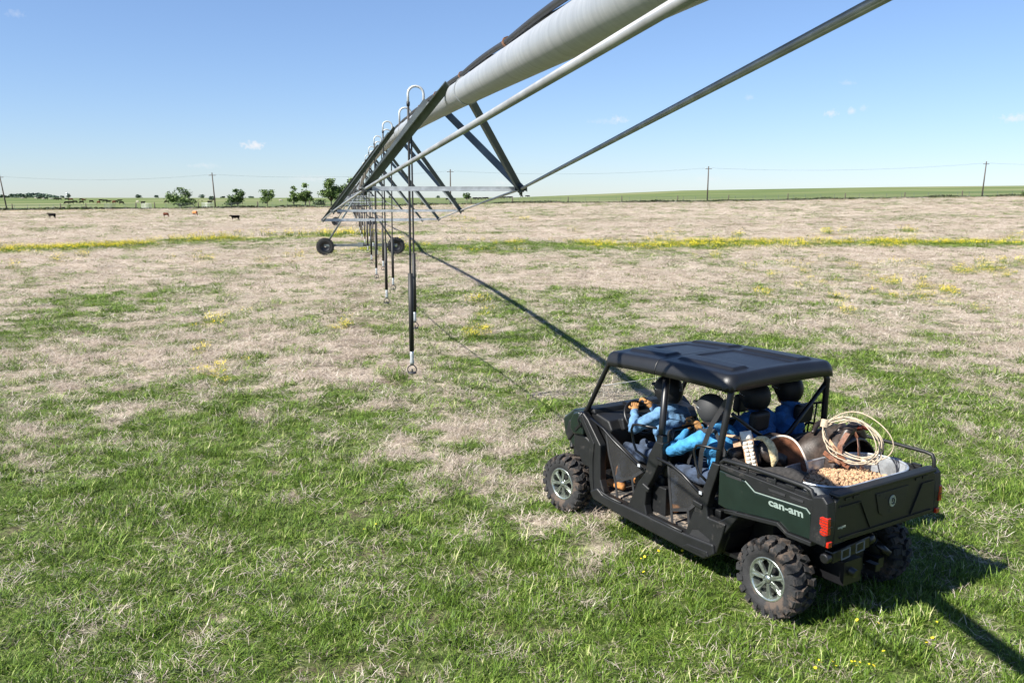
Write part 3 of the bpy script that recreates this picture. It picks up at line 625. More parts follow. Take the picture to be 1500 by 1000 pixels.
for u,ln,lab in poles:
    g=gnd_at(u,YF+4); H=9.6; T=g+Vector((ln*1.6,0,H)); pt=empty('utility_pole',g,label=lab,cat='utility pole',group='utility poles along the fence')
    def pb(mb,nm,m):
        o=mb.build(nm,m,pt,org=g); o.location=(0,0,0)
    pb(MB().tube([g-Vector((0,0,.3)),T],[.2,.14],8),'pole_shaft',mWood); X=T-Vector((0,0,.7))
    pb(MB().bar(X-Vector((.9,.2,0)),X+Vector((.9,.2,0)),.12,.12),'crossarm',mWood)
    for q in (-.8,.8,0): pb(MB().tube([X+Vector((q,q*.22,.04)),X+Vector((q,q*.22,.26))],.06,6),'insulator',mGalv)
    tops.append(X)
mb=MB()
T2=[tops[0]+(tops[0]-tops[1])]+tops+[tops[-1]+(tops[-1]-tops[-2])]
for q in (-.8,.8):
    for a,b in zip(T2[:-1],T2[1:]):
        mb.tube([a.lerp(b,i/14)+Vector((q,q*.22,0.25-1.2*4*(i/14)*(1-i/14))) for i in range(15)],.008,4,caps=False)
o=mb.build('power_line',mCable,None,org=tops[2]); tag(o,'thin power lines sagging between the wooden utility poles','power line')

# ---------------------------------------------------------------- trees
def leaf_mat(name,c1,c2):
    m=bpy.data.materials.new(name); m.use_nodes=True; t=m.node_tree; b=t.nodes['Principled BSDF']; b.inputs['Roughness'].default_value=.6
    gi=N(t,'ShaderNodeNewGeometry'); r=N(t,'ShaderNodeValToRGB'); r.color_ramp.elements[0].color=(*c1,1); r.color_ramp.elements[1].color=(*c2,1); t.links.new(gi.outputs['Random Per Island'],r.inputs[0]); t.links.new(r.outputs[0],b.inputs['Base Color']); return m
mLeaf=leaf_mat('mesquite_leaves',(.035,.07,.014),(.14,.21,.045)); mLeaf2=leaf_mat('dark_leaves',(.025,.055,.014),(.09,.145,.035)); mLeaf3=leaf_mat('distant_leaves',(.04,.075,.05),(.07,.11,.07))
def tree(name,label,g,h,wd,seed,trunk=.25,mleaf=mLeaf,leafs=1400,group=None,shape=.5,clump=.6,ls=.22,lobes=None):
    r=np.random.default_rng(seed); rt=empty(name,g,label=label,cat='tree' if 'tree' in name else 'bush',group=group)
    mb=MB(); tips=[]; bh=h*trunk
    nl=max(5,int(7+wd*.3)) if lobes is None else lobes
    mb.tube([(0,0,-.2),(.05,0,bh*.6),(0,.05,bh)],[h*.035,h*.028,h*.022],7)
    for k in range(nl):
        a=2*PI*k/nl+r.uniform(-.4,.4); q=r.uniform(.35,1); rad=wd/2*q*.82; zz=bh+(h-bh)*(r.uniform(.25,.95) if q<.7 else r.uniform(.1,.62)); tip=Vector((math.cos(a)*rad,math.sin(a)*rad*.9,zz))
        mid=Vector((tip.x*.45,tip.y*.45,bh+(zz-bh)*.55)); mb.tube([(0,0,bh*.8),mid,tip],[h*.018,h*.012,h*.004],5); tips+= [tip,mid.lerp(tip,.5)+Vector(r.normal(0,.3,3))]
    tips.append(Vector((r.normal()*.3,0,h*.93))); mb.build('trunk',mBark,rt)
    n=leafs; V=np.zeros((n*4,3)); T=np.array([tuple(t) for t in tips]); k=r.integers(0,len(T),n); cr=r.uniform(.5,1.3,len(T))*clump*wd/7
    c=T[k]+r.normal(0,1,(n,3))*np.array([1,1,.75])*cr[k][:,None]*.75; c[:,2]=np.clip(c[:,2],h*.06,h*1.03)
    s=ls*r.uniform(.6,1.3,n); u=r.normal(size=(n,3)); u/=np.linalg.norm(u,axis=1)[:,None]; v=r.normal(size=(n,3)); v-=u*(u*v).sum(1)[:,None]; v/=np.linalg.norm(v,axis=1)[:,None]
    for j,(a,b) in enumerate(((-1,-.6),(1,-.6),(.7,.6),(-.7,.6))): V[j::4]=c+u*(a*s)[:,None]+v*(b*s)[:,None]
    me=bpy.data.meshes.new('crown'); me.from_pydata(V.tolist(),[],[(4*i,4*i+1,4*i+2,4*i+3) for i in range(n)]); me.materials.append(mleaf); o=bpy.data.objects.new('crown',me); C.objects.link(o); o.parent=rt
    return rt
def tree_px(name,label,u,ybase,vtop,wpx,seed,**k):
    Y=ybase; g=gnd_at(u,Y); ztop=CAMH-(vtop-289.5)*Y/F; h=ztop-g.z; return tree(name,label,g,h,wpx*Y/F,seed,**k)
tg='trees beyond the far fence'
tree_px('mesquite_tree','wide spreading green tree with one leaning branch, leftmost of the large trees',265,285,276,46,1,trunk=.08,leafs=3800,group=tg,ls=.2,clump=.62,lobes=16)
tree_px('mesquite_tree','rounded dark tree right of the utility pole and galvanized gate',348,285,278,27,2,trunk=.06,leafs=2600,group=tg,mleaf=mLeaf2,clump=.7)
tree_px('bush','low sprawling pale bush at the left foot of the rounded dark tree',338,290,291,20,3,trunk=.05,leafs=700,group=tg,clump=.8)
tree_px('mesquite_tree','thin open tree standing halfway between the rounded dark tree and the leaning slim tree',391,280,279,28,4,trunk=.2,leafs=2000,group=tg,ls=.17,clump=.6,lobes=14)
tree_px('mesquite_tree','slim leaning tree with a sparse top, left of a fuller tree',430,285,273,16,5,trunk=.12,leafs=1500,group=tg,ls=.2,clump=.8)
tree_px('mesquite_tree','full upright tree with a forked trunk left of the irrigation machine',447,285,270,25,6,trunk=.2,leafs=3000,group=tg,clump=.75)
tree_px('mesquite_tree','tall leafy tree just left of the irrigation truss legs',485,285,264,34,7,trunk=.2,leafs=4000,group=tg,clump=.7,lobes=14)
tree_px('mesquite_tree','bright green tree partly hidden behind the irrigation truss legs',512,290,262,34,8,trunk=.2,leafs=4000,group=tg,clump=.75)
tree_px('bush','low dense bush at the fence below the tall leafy tree',468,300,293,20,9,trunk=.05,leafs=900,mleaf=mLeaf2,group=tg,clump=.9)
tree_px('mesquite_tree','spiky bare-limbed tree just right of the second truss leg',684,340,283,18,10,trunk=.35,leafs=700,mleaf=mLeaf2,group=tg,clump=.35,ls=.25,lobes=9)
tree_px('bush','small round green bush on the fence below the grazing herd',100,236,300,6,11,trunk=.05,leafs=260,group=tg,clump=.9,ls=.1)
tree_px('bush','tiny thin sapling on the fence right of the small round bush',118,237,303,4,12,trunk=.05,leafs=120,group=tg,clump=.9,ls=.09)
tree_px('bush','dark bush on the fence at the far right edge',1499,237,281,6,13,trunk=.05,leafs=260,mleaf=mLeaf2,group=tg,clump=.9,ls=.1)
for u,vt,wpx,sd_,lab in ((203,285.4,8,20,'tiny dark tree on the horizon left of the spreading tree'),(229,286.6,6,21,'small lone tree on the horizon just left of the spreading tree'),(296,285.5,8,22,'small round tree on the horizon between spreading tree and utility pole'),(311,288,9,23,'small dark tree low on the far slope by the utility pole'),(327,288,6,24,'flat dark clump on the horizon right of the utility pole'),(368,288,7,25,'low dark clump on the horizon between the two middle trees'),(642,287,4,26,'speck of a tree on the horizon inside the truss'),(572,287,4,27,'small horizon tree behind the hanging hoses'),(101,284.5,5,28,'small dark tree on the horizon at the end of the distant wood'),(92,287,5,29,'low tree at the right end of the distant wood')):
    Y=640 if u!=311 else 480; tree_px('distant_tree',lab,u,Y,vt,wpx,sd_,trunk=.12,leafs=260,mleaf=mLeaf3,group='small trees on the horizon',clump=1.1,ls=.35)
# distant wood on the left horizon reads as one mass
r=np.random.default_rng(5); V=[];Fc=[]
for i in range(5200):
    u=r.uniform(-60,86); prof=np.interp(u,[-60,0,5,12,16,40,50,60,72,80,86],[3.5,2.6,3,.8,3.8,5,6,5,4,2,.6]); Y=1050+r.uniform(-40,60); g=gnd_at(u,Y); z=g.z+r.uniform(0,1)**.7*prof*Y/F*(.8+.4*vnoise(np.array([u*.35]),np.array([3.]),4)[0])+1.4
    c=Vector((g.x,Y,z)); a=Vector(r.normal(0,1,3)).normalized()*1.5; b=Vector(r.normal(0,1,3)).normalized()*1.2; k=len(V); V+= [c-a,c+b,c+a,c-b]; Fc.append((k,k+1,k+2,k+3))
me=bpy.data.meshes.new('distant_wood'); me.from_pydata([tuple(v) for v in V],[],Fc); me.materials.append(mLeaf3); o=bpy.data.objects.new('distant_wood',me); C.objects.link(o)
tag(o,'dark ridge of far-off woodland on the left horizon','wood',kind='stuff')
# weedy growth along the fence foot
V=[];Fc=[]
for i in range(14000):
    u=r.uniform(-80,1600); Y=YF+r.normal(0,.5); x=float(px2r(u))*YF; k=fbm(np.array([x*.12]),np.array([1.]),3,2)[0]
    if r.uniform()>.55+k: continue
    z=float(terrain(x,Y))+r.uniform(0,.9)*k; c=Vector((x,Y,z)); a=Vector(r.normal(0,1,3)).normalized()*.22; b=Vector(r.normal(0,1,3)).normalized()*.25; k=len(V); V+= [c-a,c+b,c+a,c-b]; Fc.append((k,k+1,k+2,k+3))
me=bpy.data.meshes.new('fence_weeds'); me.from_pydata([tuple(v) for v in V],[],Fc); me.materials.append(leaf_mat('weed_leaves',(.012,.022,.008),(.045,.065,.018))); o=bpy.data.objects.new('fence_weeds',me); C.objects.link(o)
tag(o,'strip of dark weeds growing along the foot of the far fence','weeds',kind='stuff')
# water tower on the horizon
g=gnd_at(98.5,1000); wt=empty('water_tower',g,label='tiny pale water tower on the left horizon above a small tree',cat='water tower'); wt.scale=(.62,.62,.8)
mb=MB(); 
for a in range(4): mb.tube([(2.2*math.cos(a*PI/2),2.2*math.sin(a*PI/2),0),(1.2*math.cos(a*PI/2),1.2*math.sin(a*PI/2),6)],.25,5)
mb.build('tower_frame',mGalv,wt); MB().lathe([(0,5.4),(1.6,5.9),(1.9,6.8),(1.6,7.9),(0,8.4)],14,axis='z').build('tank',mGalv,wt)

# ---------------------------------------------------------------- cattle
def cow_mesh(graze,seed,L=2.1,Hh=1.25,raised=0):
    mb=MB(); r=np.random.default_rng(seed); h=Hh
    mb.cap((-.72,0,h*.80),(.05,0,h*.74),.27,.33); mb.cap((.0,0,h*.74),(.62,0,h*.78),.34,.29); mb.cap((-.45,0,h*.83),(.55,0,h*.84),.22,.22)
    mb.cap((.62,0,h*.82),(.98,0,h*(.42 if graze else .95+raised)),.2,.13); hd=Vector((.98,0,h*(.42 if graze else .98+raised))); mz=hd+Vector((.22,0,-.34) if graze else (.38,0,-.14))
    mb.cap(hd,mz,.125,.075); 
    for s in (-1,1): mb.cap(hd+Vector((-.05,s*.1,.06)),hd+Vector((-.1,s*.26,.03)),.05,.02,8)
    for x,s,fx in ((-.72,1,-.1),(-.72,-1,.12),(.6,1,.08),(.6,-1,-.1)):
        if x<0: k=Vector((x+.1,s*.17,h*.48)); hk=Vector((x-.1+fx*.3,s*.17,h*.30)); ft=Vector((x+fx*.6,s*.17,.06)); mb.cap((x,s*.16,h*.75),k,.19,.12); mb.cap(k,hk,.11,.06); mb.cap(hk,ft,.055,.045); mb.cap(ft,ft+Vector((.05,0,-.03)),.055,.05)
        else: k=Vector((x+.03+fx*.3,s*.16,h*.32)); ft=Vector((x+fx*.8,s*.16,.06)); mb.cap((x,s*.16,h*.7),k,.14,.06); mb.cap(k,ft,.055,.045); mb.cap(ft,ft+Vector((.05,0,-.03)),.055,.05)
    mb.tube([(-.98,0,h*.92),(-1.08,0,h*.7),(-1.06,0,h*.35)],[.03,.022,.035],6)
    return remesh(mb,.045,4,.5)
cowG=cow_mesh(True,1); cowS=cow_mesh(False,2)
def cow(me,m,loc,rz,sc,label,group=None,name='cow'):
    d=me.copy(); o=link_mesh(d,name,m); o.location=loc; o.rotation_euler=(0,0,rz); o.scale=(sc,)*3; return tag(o,label,'cow',group)
def fl_at(u,v): x,y,z=raygnd(u,v,40); return Vector((x,y,z))
cow(cowS,mBlackHide,fl_at(76.5,320.5),R(168),.72,'black calf walking left in the dry field at the far left','cattle in the dry field','calf')
cow(cowG,mBrnHide,fl_at(243.5,318.3),R(-28),.62,'dark brown calf grazing head down, left of the orange cow','cattle in the dry field','calf')
oc=cow(cowG,mTanHide,fl_at(286,316.6),R(-40),.72,'orange tan cow with dark head grazing in the dry field','cattle in the dry field')
oc.data.materials.append(mBrnHide)
for p in oc.data.polygons:
    if p.center.x>.78 or (p.center.z<.62): p.material_index=1
cow(cowS,mBlackHide,fl_at(345,323.6),R(215),.66,'black cow standing and looking left, rightmost of those in the dry field','cattle in the dry field')
herd=[(33,291.6,mWhtHide),(36.5,291.5,mBlackHide),(52,291.6,mWhtHide),(57,292.6,mBlackHide),(60,291.5,mBlackHide),(64,292.8,mWhtHide),(67.5,292.8,mBlackHide),(75,293,mWhtHide),(80.5,293.4,mBlackHide),(83.5,293.5,mBlackHide),(87.5,293.5,mBlackHide),(97.5,293.6,mBlackHide),(102,294,mBlackHide),(104,294.2,mBrnHide),(97,299.6,mBlackHide),(104,299.4,mBlackHide),(109.5,298.3,mBlackHide),(119,294.2,mBlackHide),(122.5,295.2,mBrnHide),(133.5,297.6,mBlackHide),(119,298.6,mBlackHide),(147.5,295.8,mBlackHide),(144,299,mBrnHide),(154,296.5,mBlackHide),(158.5,298,mBlackHide),(166.5,298.6,mBrnHide),(168.5,298,mBlackHide),(175,296.4,mBlackHide),(177.5,299.8,mBlackHide),(201,297.8,mWhtHide),(209,299.8,mBlackHide),(244,298.4,mBlackHide),(254,298.4,mBlackHide),(307,298.8,mBlackHide),
 (411,295.5,mWhtHide),(656,294.6,mBlackHide),(661,294,mBlackHide),(664.5,294,mBlackHide),(684,293.5,mWhtHide),(695,293,mBlackHide),(697.5,293,mBlackHide),(703,293,mBlackHide),(709,292.8,mBlackHide),(713,292.4,mBlackHide),(732,291.8,mBlackHide),(737,291.4,mBlackHide),(740,291.2,mBlackHide),(745,291,mBlackHide),(748,291,mBlackHide),(764,289.4,mBlackHide),(771.5,289,mBlackHide),(774,289,mBlackHide)]
nmz={mWhtHide.name:'pale',mBlackHide.name:'black',mBrnHide.name:'reddish brown'}
for i,(u,v,m) in enumerate(herd):
    x,y,z=raygnd(u,v,250); y=min(y,700); g=gnd_at(u,y); me=cowG if i%3 else cowS; 
    o=bpy.data.objects.new('cow',me.copy() if False else me); 
    key=(me.name,m.name)
    if key not in globals().setdefault('hm',{}): d=me.copy(); d.materials.clear(); d.materials.append(m); d.polygons.foreach_set('use_smooth',[True]*len(d.polygons)); hm[key]=d
    o.data=hm[key]; C.objects.link(o); o.location=g; o.rotation_euler=(0,0,random.choice((0,PI))+random.uniform(-.6,.6)); o.scale=(1.0,)*3 if m is not mWhtHide else (.8,)*3
    where=next(w_ for lim,w_ in ((45,'just below the distant wood, far left of the herd'),(62,'in the far row of the herd, left of the water tower'),(78,'in the far row of the herd, below the wood and water tower'),(92,'in the far row of the herd, right below the water tower'),(108,'of the herd above the small round fence bush'),(126,'of the herd right of the small round fence bush'),(140,'of the herd left of the dark green gate'),(162,'of the herd above the dark green gate'),(172,'of the herd above the right end of the dark green gate'),(190,'of the herd between dark green and silver gates'),(215,'in the pasture above the pale silver gate'),(280,'under the wide spreading tree'),(320,'beside the galvanized gate and utility pole'),(500,'lying alone in the pasture between two slim trees'),(670,'beyond the fence beside the thin pole behind the truss'),(690,'at the foot of the spiky tree'),(715,'on the slope right of the spiky tree'),(755,'on the skyline left of the near truss joint'),(900,'on the skyline at the start of the green hill')) if u<lim)
    tag(o,f'tiny {nmz[m.name]} cow {where}','cow',f'{nmz[m.name]} cattle {where}')

# ---------------------------------------------------------------- the utility vehicle (frame: x forward, y left, z up; origin under the rear axle)
VM=Matrix.Translation((2.771,7.346,0))@Matrix.Rotation(R(122.62),4,'Z')
VZ=float(terrain(2,8.5)); VM=Matrix.Translation((0,0,VZ+.0))@VM
utv=empty('utility_vehicle',VM.translation,R(122.62),label='black and dark green utility vehicle with roof, passengers and a loaded cargo bed',cat='utility vehicle')
def ub(mb,name,m,org=(0,0,0),parent=None,**k):
    o=mb.build(name,m,None,org=org,**k); o.parent=parent or utv
    if parent is not None: o.location=Vector(org)-Vector(parent.location)
    return o
HB=.74
# --- wheels
def make_wheel():
    t=MB(); ro=.338; hw=.128
    t.lathe([(.185,-hw*.72),(.2,-hw*.86),(.25,-hw),(.30,-hw*.98),(ro-.022,-hw*.84),(ro-.012,-hw*.4),(ro-.010,0),(ro-.012,hw*.4),(ro-.022,hw*.84),(.30,hw*.98),(.25,hw),(.2,hw*.86),(.185,hw*.72)],56)
    n=20; r_=random.Random(3)
    for k in range(n):
        for s_ in (-1,1):
            a=2*PI*(k+(.5 if s_>0 else 0))/n
            def pt(y,da,h): return Vector(((ro+h)*math.cos(a+da),y,(ro+h)*math.sin(a+da)))
            # chevron lug: centre to shoulder, leaning forward
            for (y0,y1,d0,d1,w0,w1) in ((.008,.062,.00,.075,.036,.040),(.066,.120,.10,.085,.038,.05)):
                h=.020+r_.uniform(-.003,.004); vs=[]
                for hh,sc in ((-.016,1.12),(h,.86)):
                    for (y,d,w_) in ((y0,d0,w0),(y1,d1,w1)):
                        hh2=hh-(.012 if (y>.1 and hh>0) else 0)
                        for q in (-1,1): vs.append(pt(s_*y,d+q*w_*sc/ro*.72,hh2))
                t.add(vs,[(0,1,3,2),(4,6,7,5),(0,4,5,1),(2,3,7,6),(0,2,6,4),(1,5,7,3)],0)
            # shoulder block wrapping on to the sidewall
            vs=[]; y=s_*.118
            for rr_,yy,w_ in ((ro+.006,s_*.112,.034),(ro-.004,s_*.139,.028),(ro-.07,s_*.137,.022),(ro-.07,s_*.120,.022)):
                for q in (-1,1): da=.09+q*w_/ro; vs.append(Vector((rr_*math.cos(a+da),yy,rr_*math.sin(a+da))))
            t.add(vs,[(0,1,3,2),(2,3,5,4),(4,5,7,6),(0,2,4,6),(1,7,5,3)],0)
    r2=MB(); r2.lathe([(.192,.098),(.200,.106),(.196,.114),(.180,.112),(.172,.098),(.166,.06),(.160,-.09),(.2,-.1)],48)
    for k in range(7):
        a=2*PI*k/7
        def P(r,da,y): return Vector((r*math.cos(a+da),y,r*math.sin(a+da)))
        for q in (-1,1):
            r2.bar(P(.04,q*.12,.094),P(.177,q*.10,.100),.014,.02,up=Vector((0,1,0)))
        r2.bar(P(.04,0,.088),P(.178,0,.092),.034,.014,up=Vector((0,1,0)))
        r2.bar(P(.15,.10,.094),P(.182,.32,.098),.014,.016,up=Vector((0,1,0))); r2.bar(P(.15,-.10,.094),P(.182,-.32,.098),.014,.016,up=Vector((0,1,0)))
    r2.lathe([(0,.108),(.03,.106),(.036,.092),(.036,.05)],20); r2.lathe([(.05,.09),(.058,.086),(.058,.04),(0,.04)],20)
    for k in range(4): a=k*PI/2+.4; r2.tube([(.047*math.cos(a),.085,.047*math.sin(a)),(.047*math.cos(a),.104,.047*math.sin(a))],.007,6)
    d=MB(); d.lathe([(0,.02),(.1,.02),(.165,.0),(.165,-.08),(0,-.08)],32)
    return t,r2,d
wt_,wr_,wd_=make_wheel(); wmesh=None
for x,s_,turn in ((0,1,0),(2.95,1,6),(0,-1,0),(2.95,-1,6)):
    whl=empty('wheel'); whl.parent=utv; whl.location=(x,s_*(.655 if x<1 else .66),.330); whl.scale=(.95,.95,.95) if x<1 else (.90,.82,.90); whl.rotation_euler=(0,random.uniform(0,1.) ,(0 if s_>0 else PI)+R(turn)); whl.rotation_mode='ZYX' if False else 'XYZ'
    if wmesh is None: wmesh=[q.build(n_,m_,whl) for q,n_,m_ in ((wt_,'tyre',mTyre),(wr_,'rim',mRim),(wd_,'brake_drum',mRimD))]
    else:
        for q in wmesh: o=bpy.data.objects.new(q.name.split('.')[0],q.data); C.objects.link(o); o.parent=whl
# --- chassis, suspension, skid plate
mb=MB()
for y in (-.28,.28): mb.bar((-.35,y,.36),(3.2,y,.36),.07,.09)
mb.box((1.5,0,.31),(2.2,1.2,.03)); mb.box((0,0,.42),(.5,.34,.26)); mb.box((.55,0,.55),(.5,.7,.4)); mb.box((2.95,0,.42),(.4,.3,.2))
for x in (0,2.95):
    for s_ in (-1,1):
        for dx in (-.16,.16): mb.tube([(x+dx,s_*.22,.36),(x,s_*.58,.30)],.022,7); mb.tube([(x+dx,s_*.22,.50),(x,s_*.56,.44)],.018,7)
        mb.tube([(x,s_*.1,.38),(x,s_*.6,.336)],.028,8); mb.tube([(x+.06,s_*.46,.42),(x+.1,s_*.36,.84)],.024,8)
        P=[(x+.06+.04*t/30+.04*math.cos(t*1.26),s_*(.45-.085*t/30)+.04*math.sin(t*1.26),.47+.33*t/30) for t in range(31)]; mb.tube(P,.009,5)
ub(mb,'chassis',mBlkS,(1.4,0,.4))
mb=MB(); mb.box((-.3,.28,.46),(.34,.22,.2)); mb.tube([(-.3,.3,.5),(-.52,.3,.46)],.035,10); ub(mb,'exhaust',mBlkS,(-.3,.28,.46))
mb=MB(); mb.bar((-.47,.60,.66),(-.47,.13,.70),.08,.10); mb.tube([(-.47,.60,.66),(-.47,.66,.655)],.045,8); mb.tube([(-.47,.13,.70),(-.47,.06,.705)],.05,8)
w_=ub(mb,'winch_bumper',mBlkS,(-.47,.36,.68),bevel=.012)
for y in (.47,.29):
    mb=MB(); z=.682+(.47-y)*.09
    for a,b in (((y-.05,z-.033),(y+.05,z-.042)),((y-.05,z+.042),(y+.05,z+.033)),((y-.05,z-.037),(y-.05,z+.042)),((y+.05,z-.042),(y+.05,z+.037))): mb.bar((-.533,a[0],a[1]),(-.533,b[0],b[1]),.008,.008)
    ub(mb,'reflector',mWhiteL,(-.533,y,z),w_)
mb=MB(); mb.tube([(-.42,-.1,.60),(-.5,-.16,.52)],.03,8); mb.box((-.46,-.0,.44),(.1,.06,.06)); ub(mb,'tow_hitch',mBlkS,(-.5,0,.44))
# --- floor and tub
mb=MB(); mb.box((1.55,0,.405),(1.66,1.3,.03)); 
for k in range(9): mb.box((1.15+.13*k,.5,.424),(.05,.22,.008))
ub(mb,'floor',mFloor,(1.55,0,.405),bevel=.004)
# --- side shells (left and right mirrored)
sill=[(2.42,.40),(2.36,.33),(1.9,.285),(1.06,.25),(.73,.245),(.60,.33),(.62,.42),(.98,.405),(2.20,.42),(2.30,.47)]
apan=[(2.66,1.215),(2.59,1.09),(2.41,.90),(2.43,.72),(2.41,.5),(2.36,.33),(2.24,.36),(2.205,.43),(2.27,.56),(2.28,.75),(2.28,.93),(2.50,1.16),(2.58,1.215)]
bpan=[(1.435,1.18),(1.53,1.02),(1.58,.82),(1.68,.70),(1.80,.46),(1.875,.33),(1.46,.30),(1.52,.36),(1.565,.50),(1.55,.67),(1.47,.79),(1.39,.95),(1.33,1.18)]
cpan=[(.70,1.16),(.76,.97),(.82,.83),(.88,.69),(.92,.60),(1.02,.36),(1.06,.26),(.73,.25),(.60,.34),(.545,.50),(.505,.64),(.72,.64),(.735,.73),(.70,.86),(.64,1.03),(.60,1.16)]
for s_ in (1,-1):
    y0,y1=s_*.655,s_*HB
    mb=MB(); mb.prism(sill,y0,s_*.765); ub(mb,'rocker_panel',mBlk,(1.4,y0,.35),bevel=.018,segs=3)
    mb=MB(); mb.tube([(2.27,s_*.748,.47),(2.22,s_*.752,.438),(2.1,s_*.752,.424),(1.9,s_*.752,.42)],.014,6); mb.tube([(1.46,s_*.752,.42),(1.2,s_*.752,.415),(1.02,s_*.752,.41)],.014,6); ub(mb,'sill_trim',mBlk,(1.6,y0,.43))
    mb=MB(); mb.prism(apan,y0,y1); ub(mb,'front_pillar_panel',mBlk,(2.4,y0,.8),bevel=.014,segs=3)
    mb=MB(); mb.prism([(2.64,1.17),(2.44,.92),(2.455,.72),(2.44,.52),(2.40,.36),(2.36,.36),(2.385,.55),(2.39,.75),(2.37,.93),(2.58,1.19)],s_*.735,s_*.752); ub(mb,'pillar_trim',mBlk,(2.4,y0,.8),bevel=.005)
    mb=MB(); mb.prism(bpan,y0,y1); mb.box((1.385,s_*.70,1.10),(.085,.075,.30)); mb.bar((1.50,s_*.744,.665),(1.60,s_*.744,.70),.03,.05); ub(mb,'middle_pillar_panel',mBlk,(1.5,y0,.8),bevel=.012,segs=3)
    mb=MB(); mb.prism(cpan,y0,y1); mb.bar((.78,s_*.744,.72),(.90,s_*.744,.735),.03,.05); ub(mb,'rear_pillar_panel',mBlk,(.8,y0,.8),bevel=.012,segs=3)
    # storage box ahead of the rear wheel; flat black plate imitates the recess shade
    mb=MB(); mb.prism([(.98,.36),(.70,.60),(.52,.63),(.53,.50),(.60,.34),(.73,.26),(1.04,.28)],s_*.36,s_*.655); mb.prism([(.60,.64),(.42,.77),(.38,.74),(.545,.52),(.60,.55)],s_*.36,s_*.72); ub(mb,'side_box',mBlk,(.7,s_*.5,.45),bevel=.012)
    mb=MB(); mb.prism([(.90,.465),(.83,.485),(.68,.44),(.67,.37),(.97,.345)],s_*.738,s_*.743); ub(mb,'recess_shade_plate',mCable,(.8,s_*.74,.41))
    mb=MB(); mb.prism([(.93,.325),(.68,.335),(.66,.29),(1.0,.28)],s_*.70,s_*.775); ub(mb,'foot_step',mBlk,(.8,s_*.74,.3),bevel=.006)
    # seat base side, inboard
    for xa,xb in ((1.72,1.38),(.92,.66)):
        mb=MB(); mb.prism([(xa-.02,.42),(xa+.02,.70),(xb,.70),(xb,.42)],s_*.56,s_*.64); ub(mb,'seat_base_panel',mBlk,(xa,s_*.6,.5),bevel=.01)
    # front fender, wheel arch and fascia
    mb=MB(); mb.prism([(2.50,.62),(2.46,.90),(2.62,.96),(2.80,.97),(2.79,.80),(2.62,.62)],s_*.40,s_*.70); mb.prism([(2.60,.66),(2.60,1.10),(3.05,1.03),(3.36,.92),(3.42,.74),(3.36,.66),(3.25,.78),(2.95,.84),(2.70,.76)],s_*.18,s_*.36); ub(mb,'front_fender',mBlk,(2.9,s_*.5,.8),bevel=.02,segs=3)
    mb=MB(); mb.prism([(2.58,.97),(2.76,.95),(2.82,1.0),(2.81,1.09),(2.76,1.185),(2.66,1.215),(2.60,1.12)],s_*.50,s_*.742); ub(mb,'front_side_panel',mGreen,(2.8,s_*.6,1.05),bevel=.02,segs=3)
    mb=MB(); mb.bar((2.71,s_*.745,1.0),(2.60,s_*.745,1.1),.012,.03); mb.tube([(2.60,s_*.735,1.215),(2.66,s_*.745,1.13),(2.60,s_*.748,1.06)],.012,6); ub(mb,'fender_trim',mBlkS,(2.66,s_*.74,1.1))
# --- hood and front
mb=MB(); mb.prism([(2.60,1.215),(2.85,1.17),(3.3,1.06),(3.5,.92),(3.46,.72),(3.3,.62),(2.6,.62)],-.34,.34); ub(mb,'hood',mGreen,(3,0,1),bevel=.03,segs=3)
mb=MB(); mb.box((3.44,0,.80),(.06,.6,.22)); mb.tube([(3.42,-.25,.55),(3.5,-.2,.62),(3.5,.2,.62),(3.42,.25,.55)],.03,8); mb.box((3.35,0,.52),(.1,.5,.16)); ub(mb,'front_bumper',mBlk,(3.5,0,.7),bevel=.01)
for s_ in (1,-1): mb=MB(); mb.prism([(s_*.16,.86),(s_*.32,.88),(s_*.32,.95),(s_*.18,.94)],3.42,3.48,'x'); ub(mb,'headlight',mWhiteL,(3.5,s_*.42,.9),bevel=.008)
# --- dashboard
mb=MB(); mb.prism([(2.64,1.235),(2.30,1.17),(2.24,1.08),(2.34,.86),(2.40,.60),(2.62,.60)],-.62,.62); mb.prism([(2.70,1.25),(2.52,1.255),(2.50,1.20),(2.70,1.2)],-.64,.64)
mb.box((2.27,.36,1.12),(.12,.26,.13),rot=(0,.3,0)); mb.box((2.27,-.32,1.08),(.1,.34,.16),rot=(0,.3,0)); ub(mb,'dashboard',mBlk,(2.4,0,1),bevel=.02,segs=3)
mb=MB()
for y in (.05,.16,-.05): mb.box((2.215,y,1.06),(.03,.07,.08),rot=(0,.3,0))
mb.box((2.5,.05,1.265),(.16,.3,.03)); ub(mb,'dash_switches',mBlkS,(2.2,0,1.06),bevel=.006)
sw=Vector((2.10,.36,1.22)); ax=Vector((-.80,0,.60)).normalized(); e1=Vector((0,1,0)); e2=ax.cross(e1)
mb=MB(); mb.tube([sw+e1*.185*math.cos(a)+e2*.185*math.sin(a) for a in [2*PI*i/32 for i in range(32)]],.015,8,closed=True)
for a in (R(0),R(180),R(90)): mb.bar(sw-ax*.03,sw+e1*.18*math.cos(a)-e2*.18*math.sin(a),.035,.015,up=ax)
mb.tube([sw-ax*.01,sw-ax*.30],.03,8); mb.ell(sw-ax*.02,(.05,.05,.05)); ub(mb,'steering_wheel',mBlkS,sw)
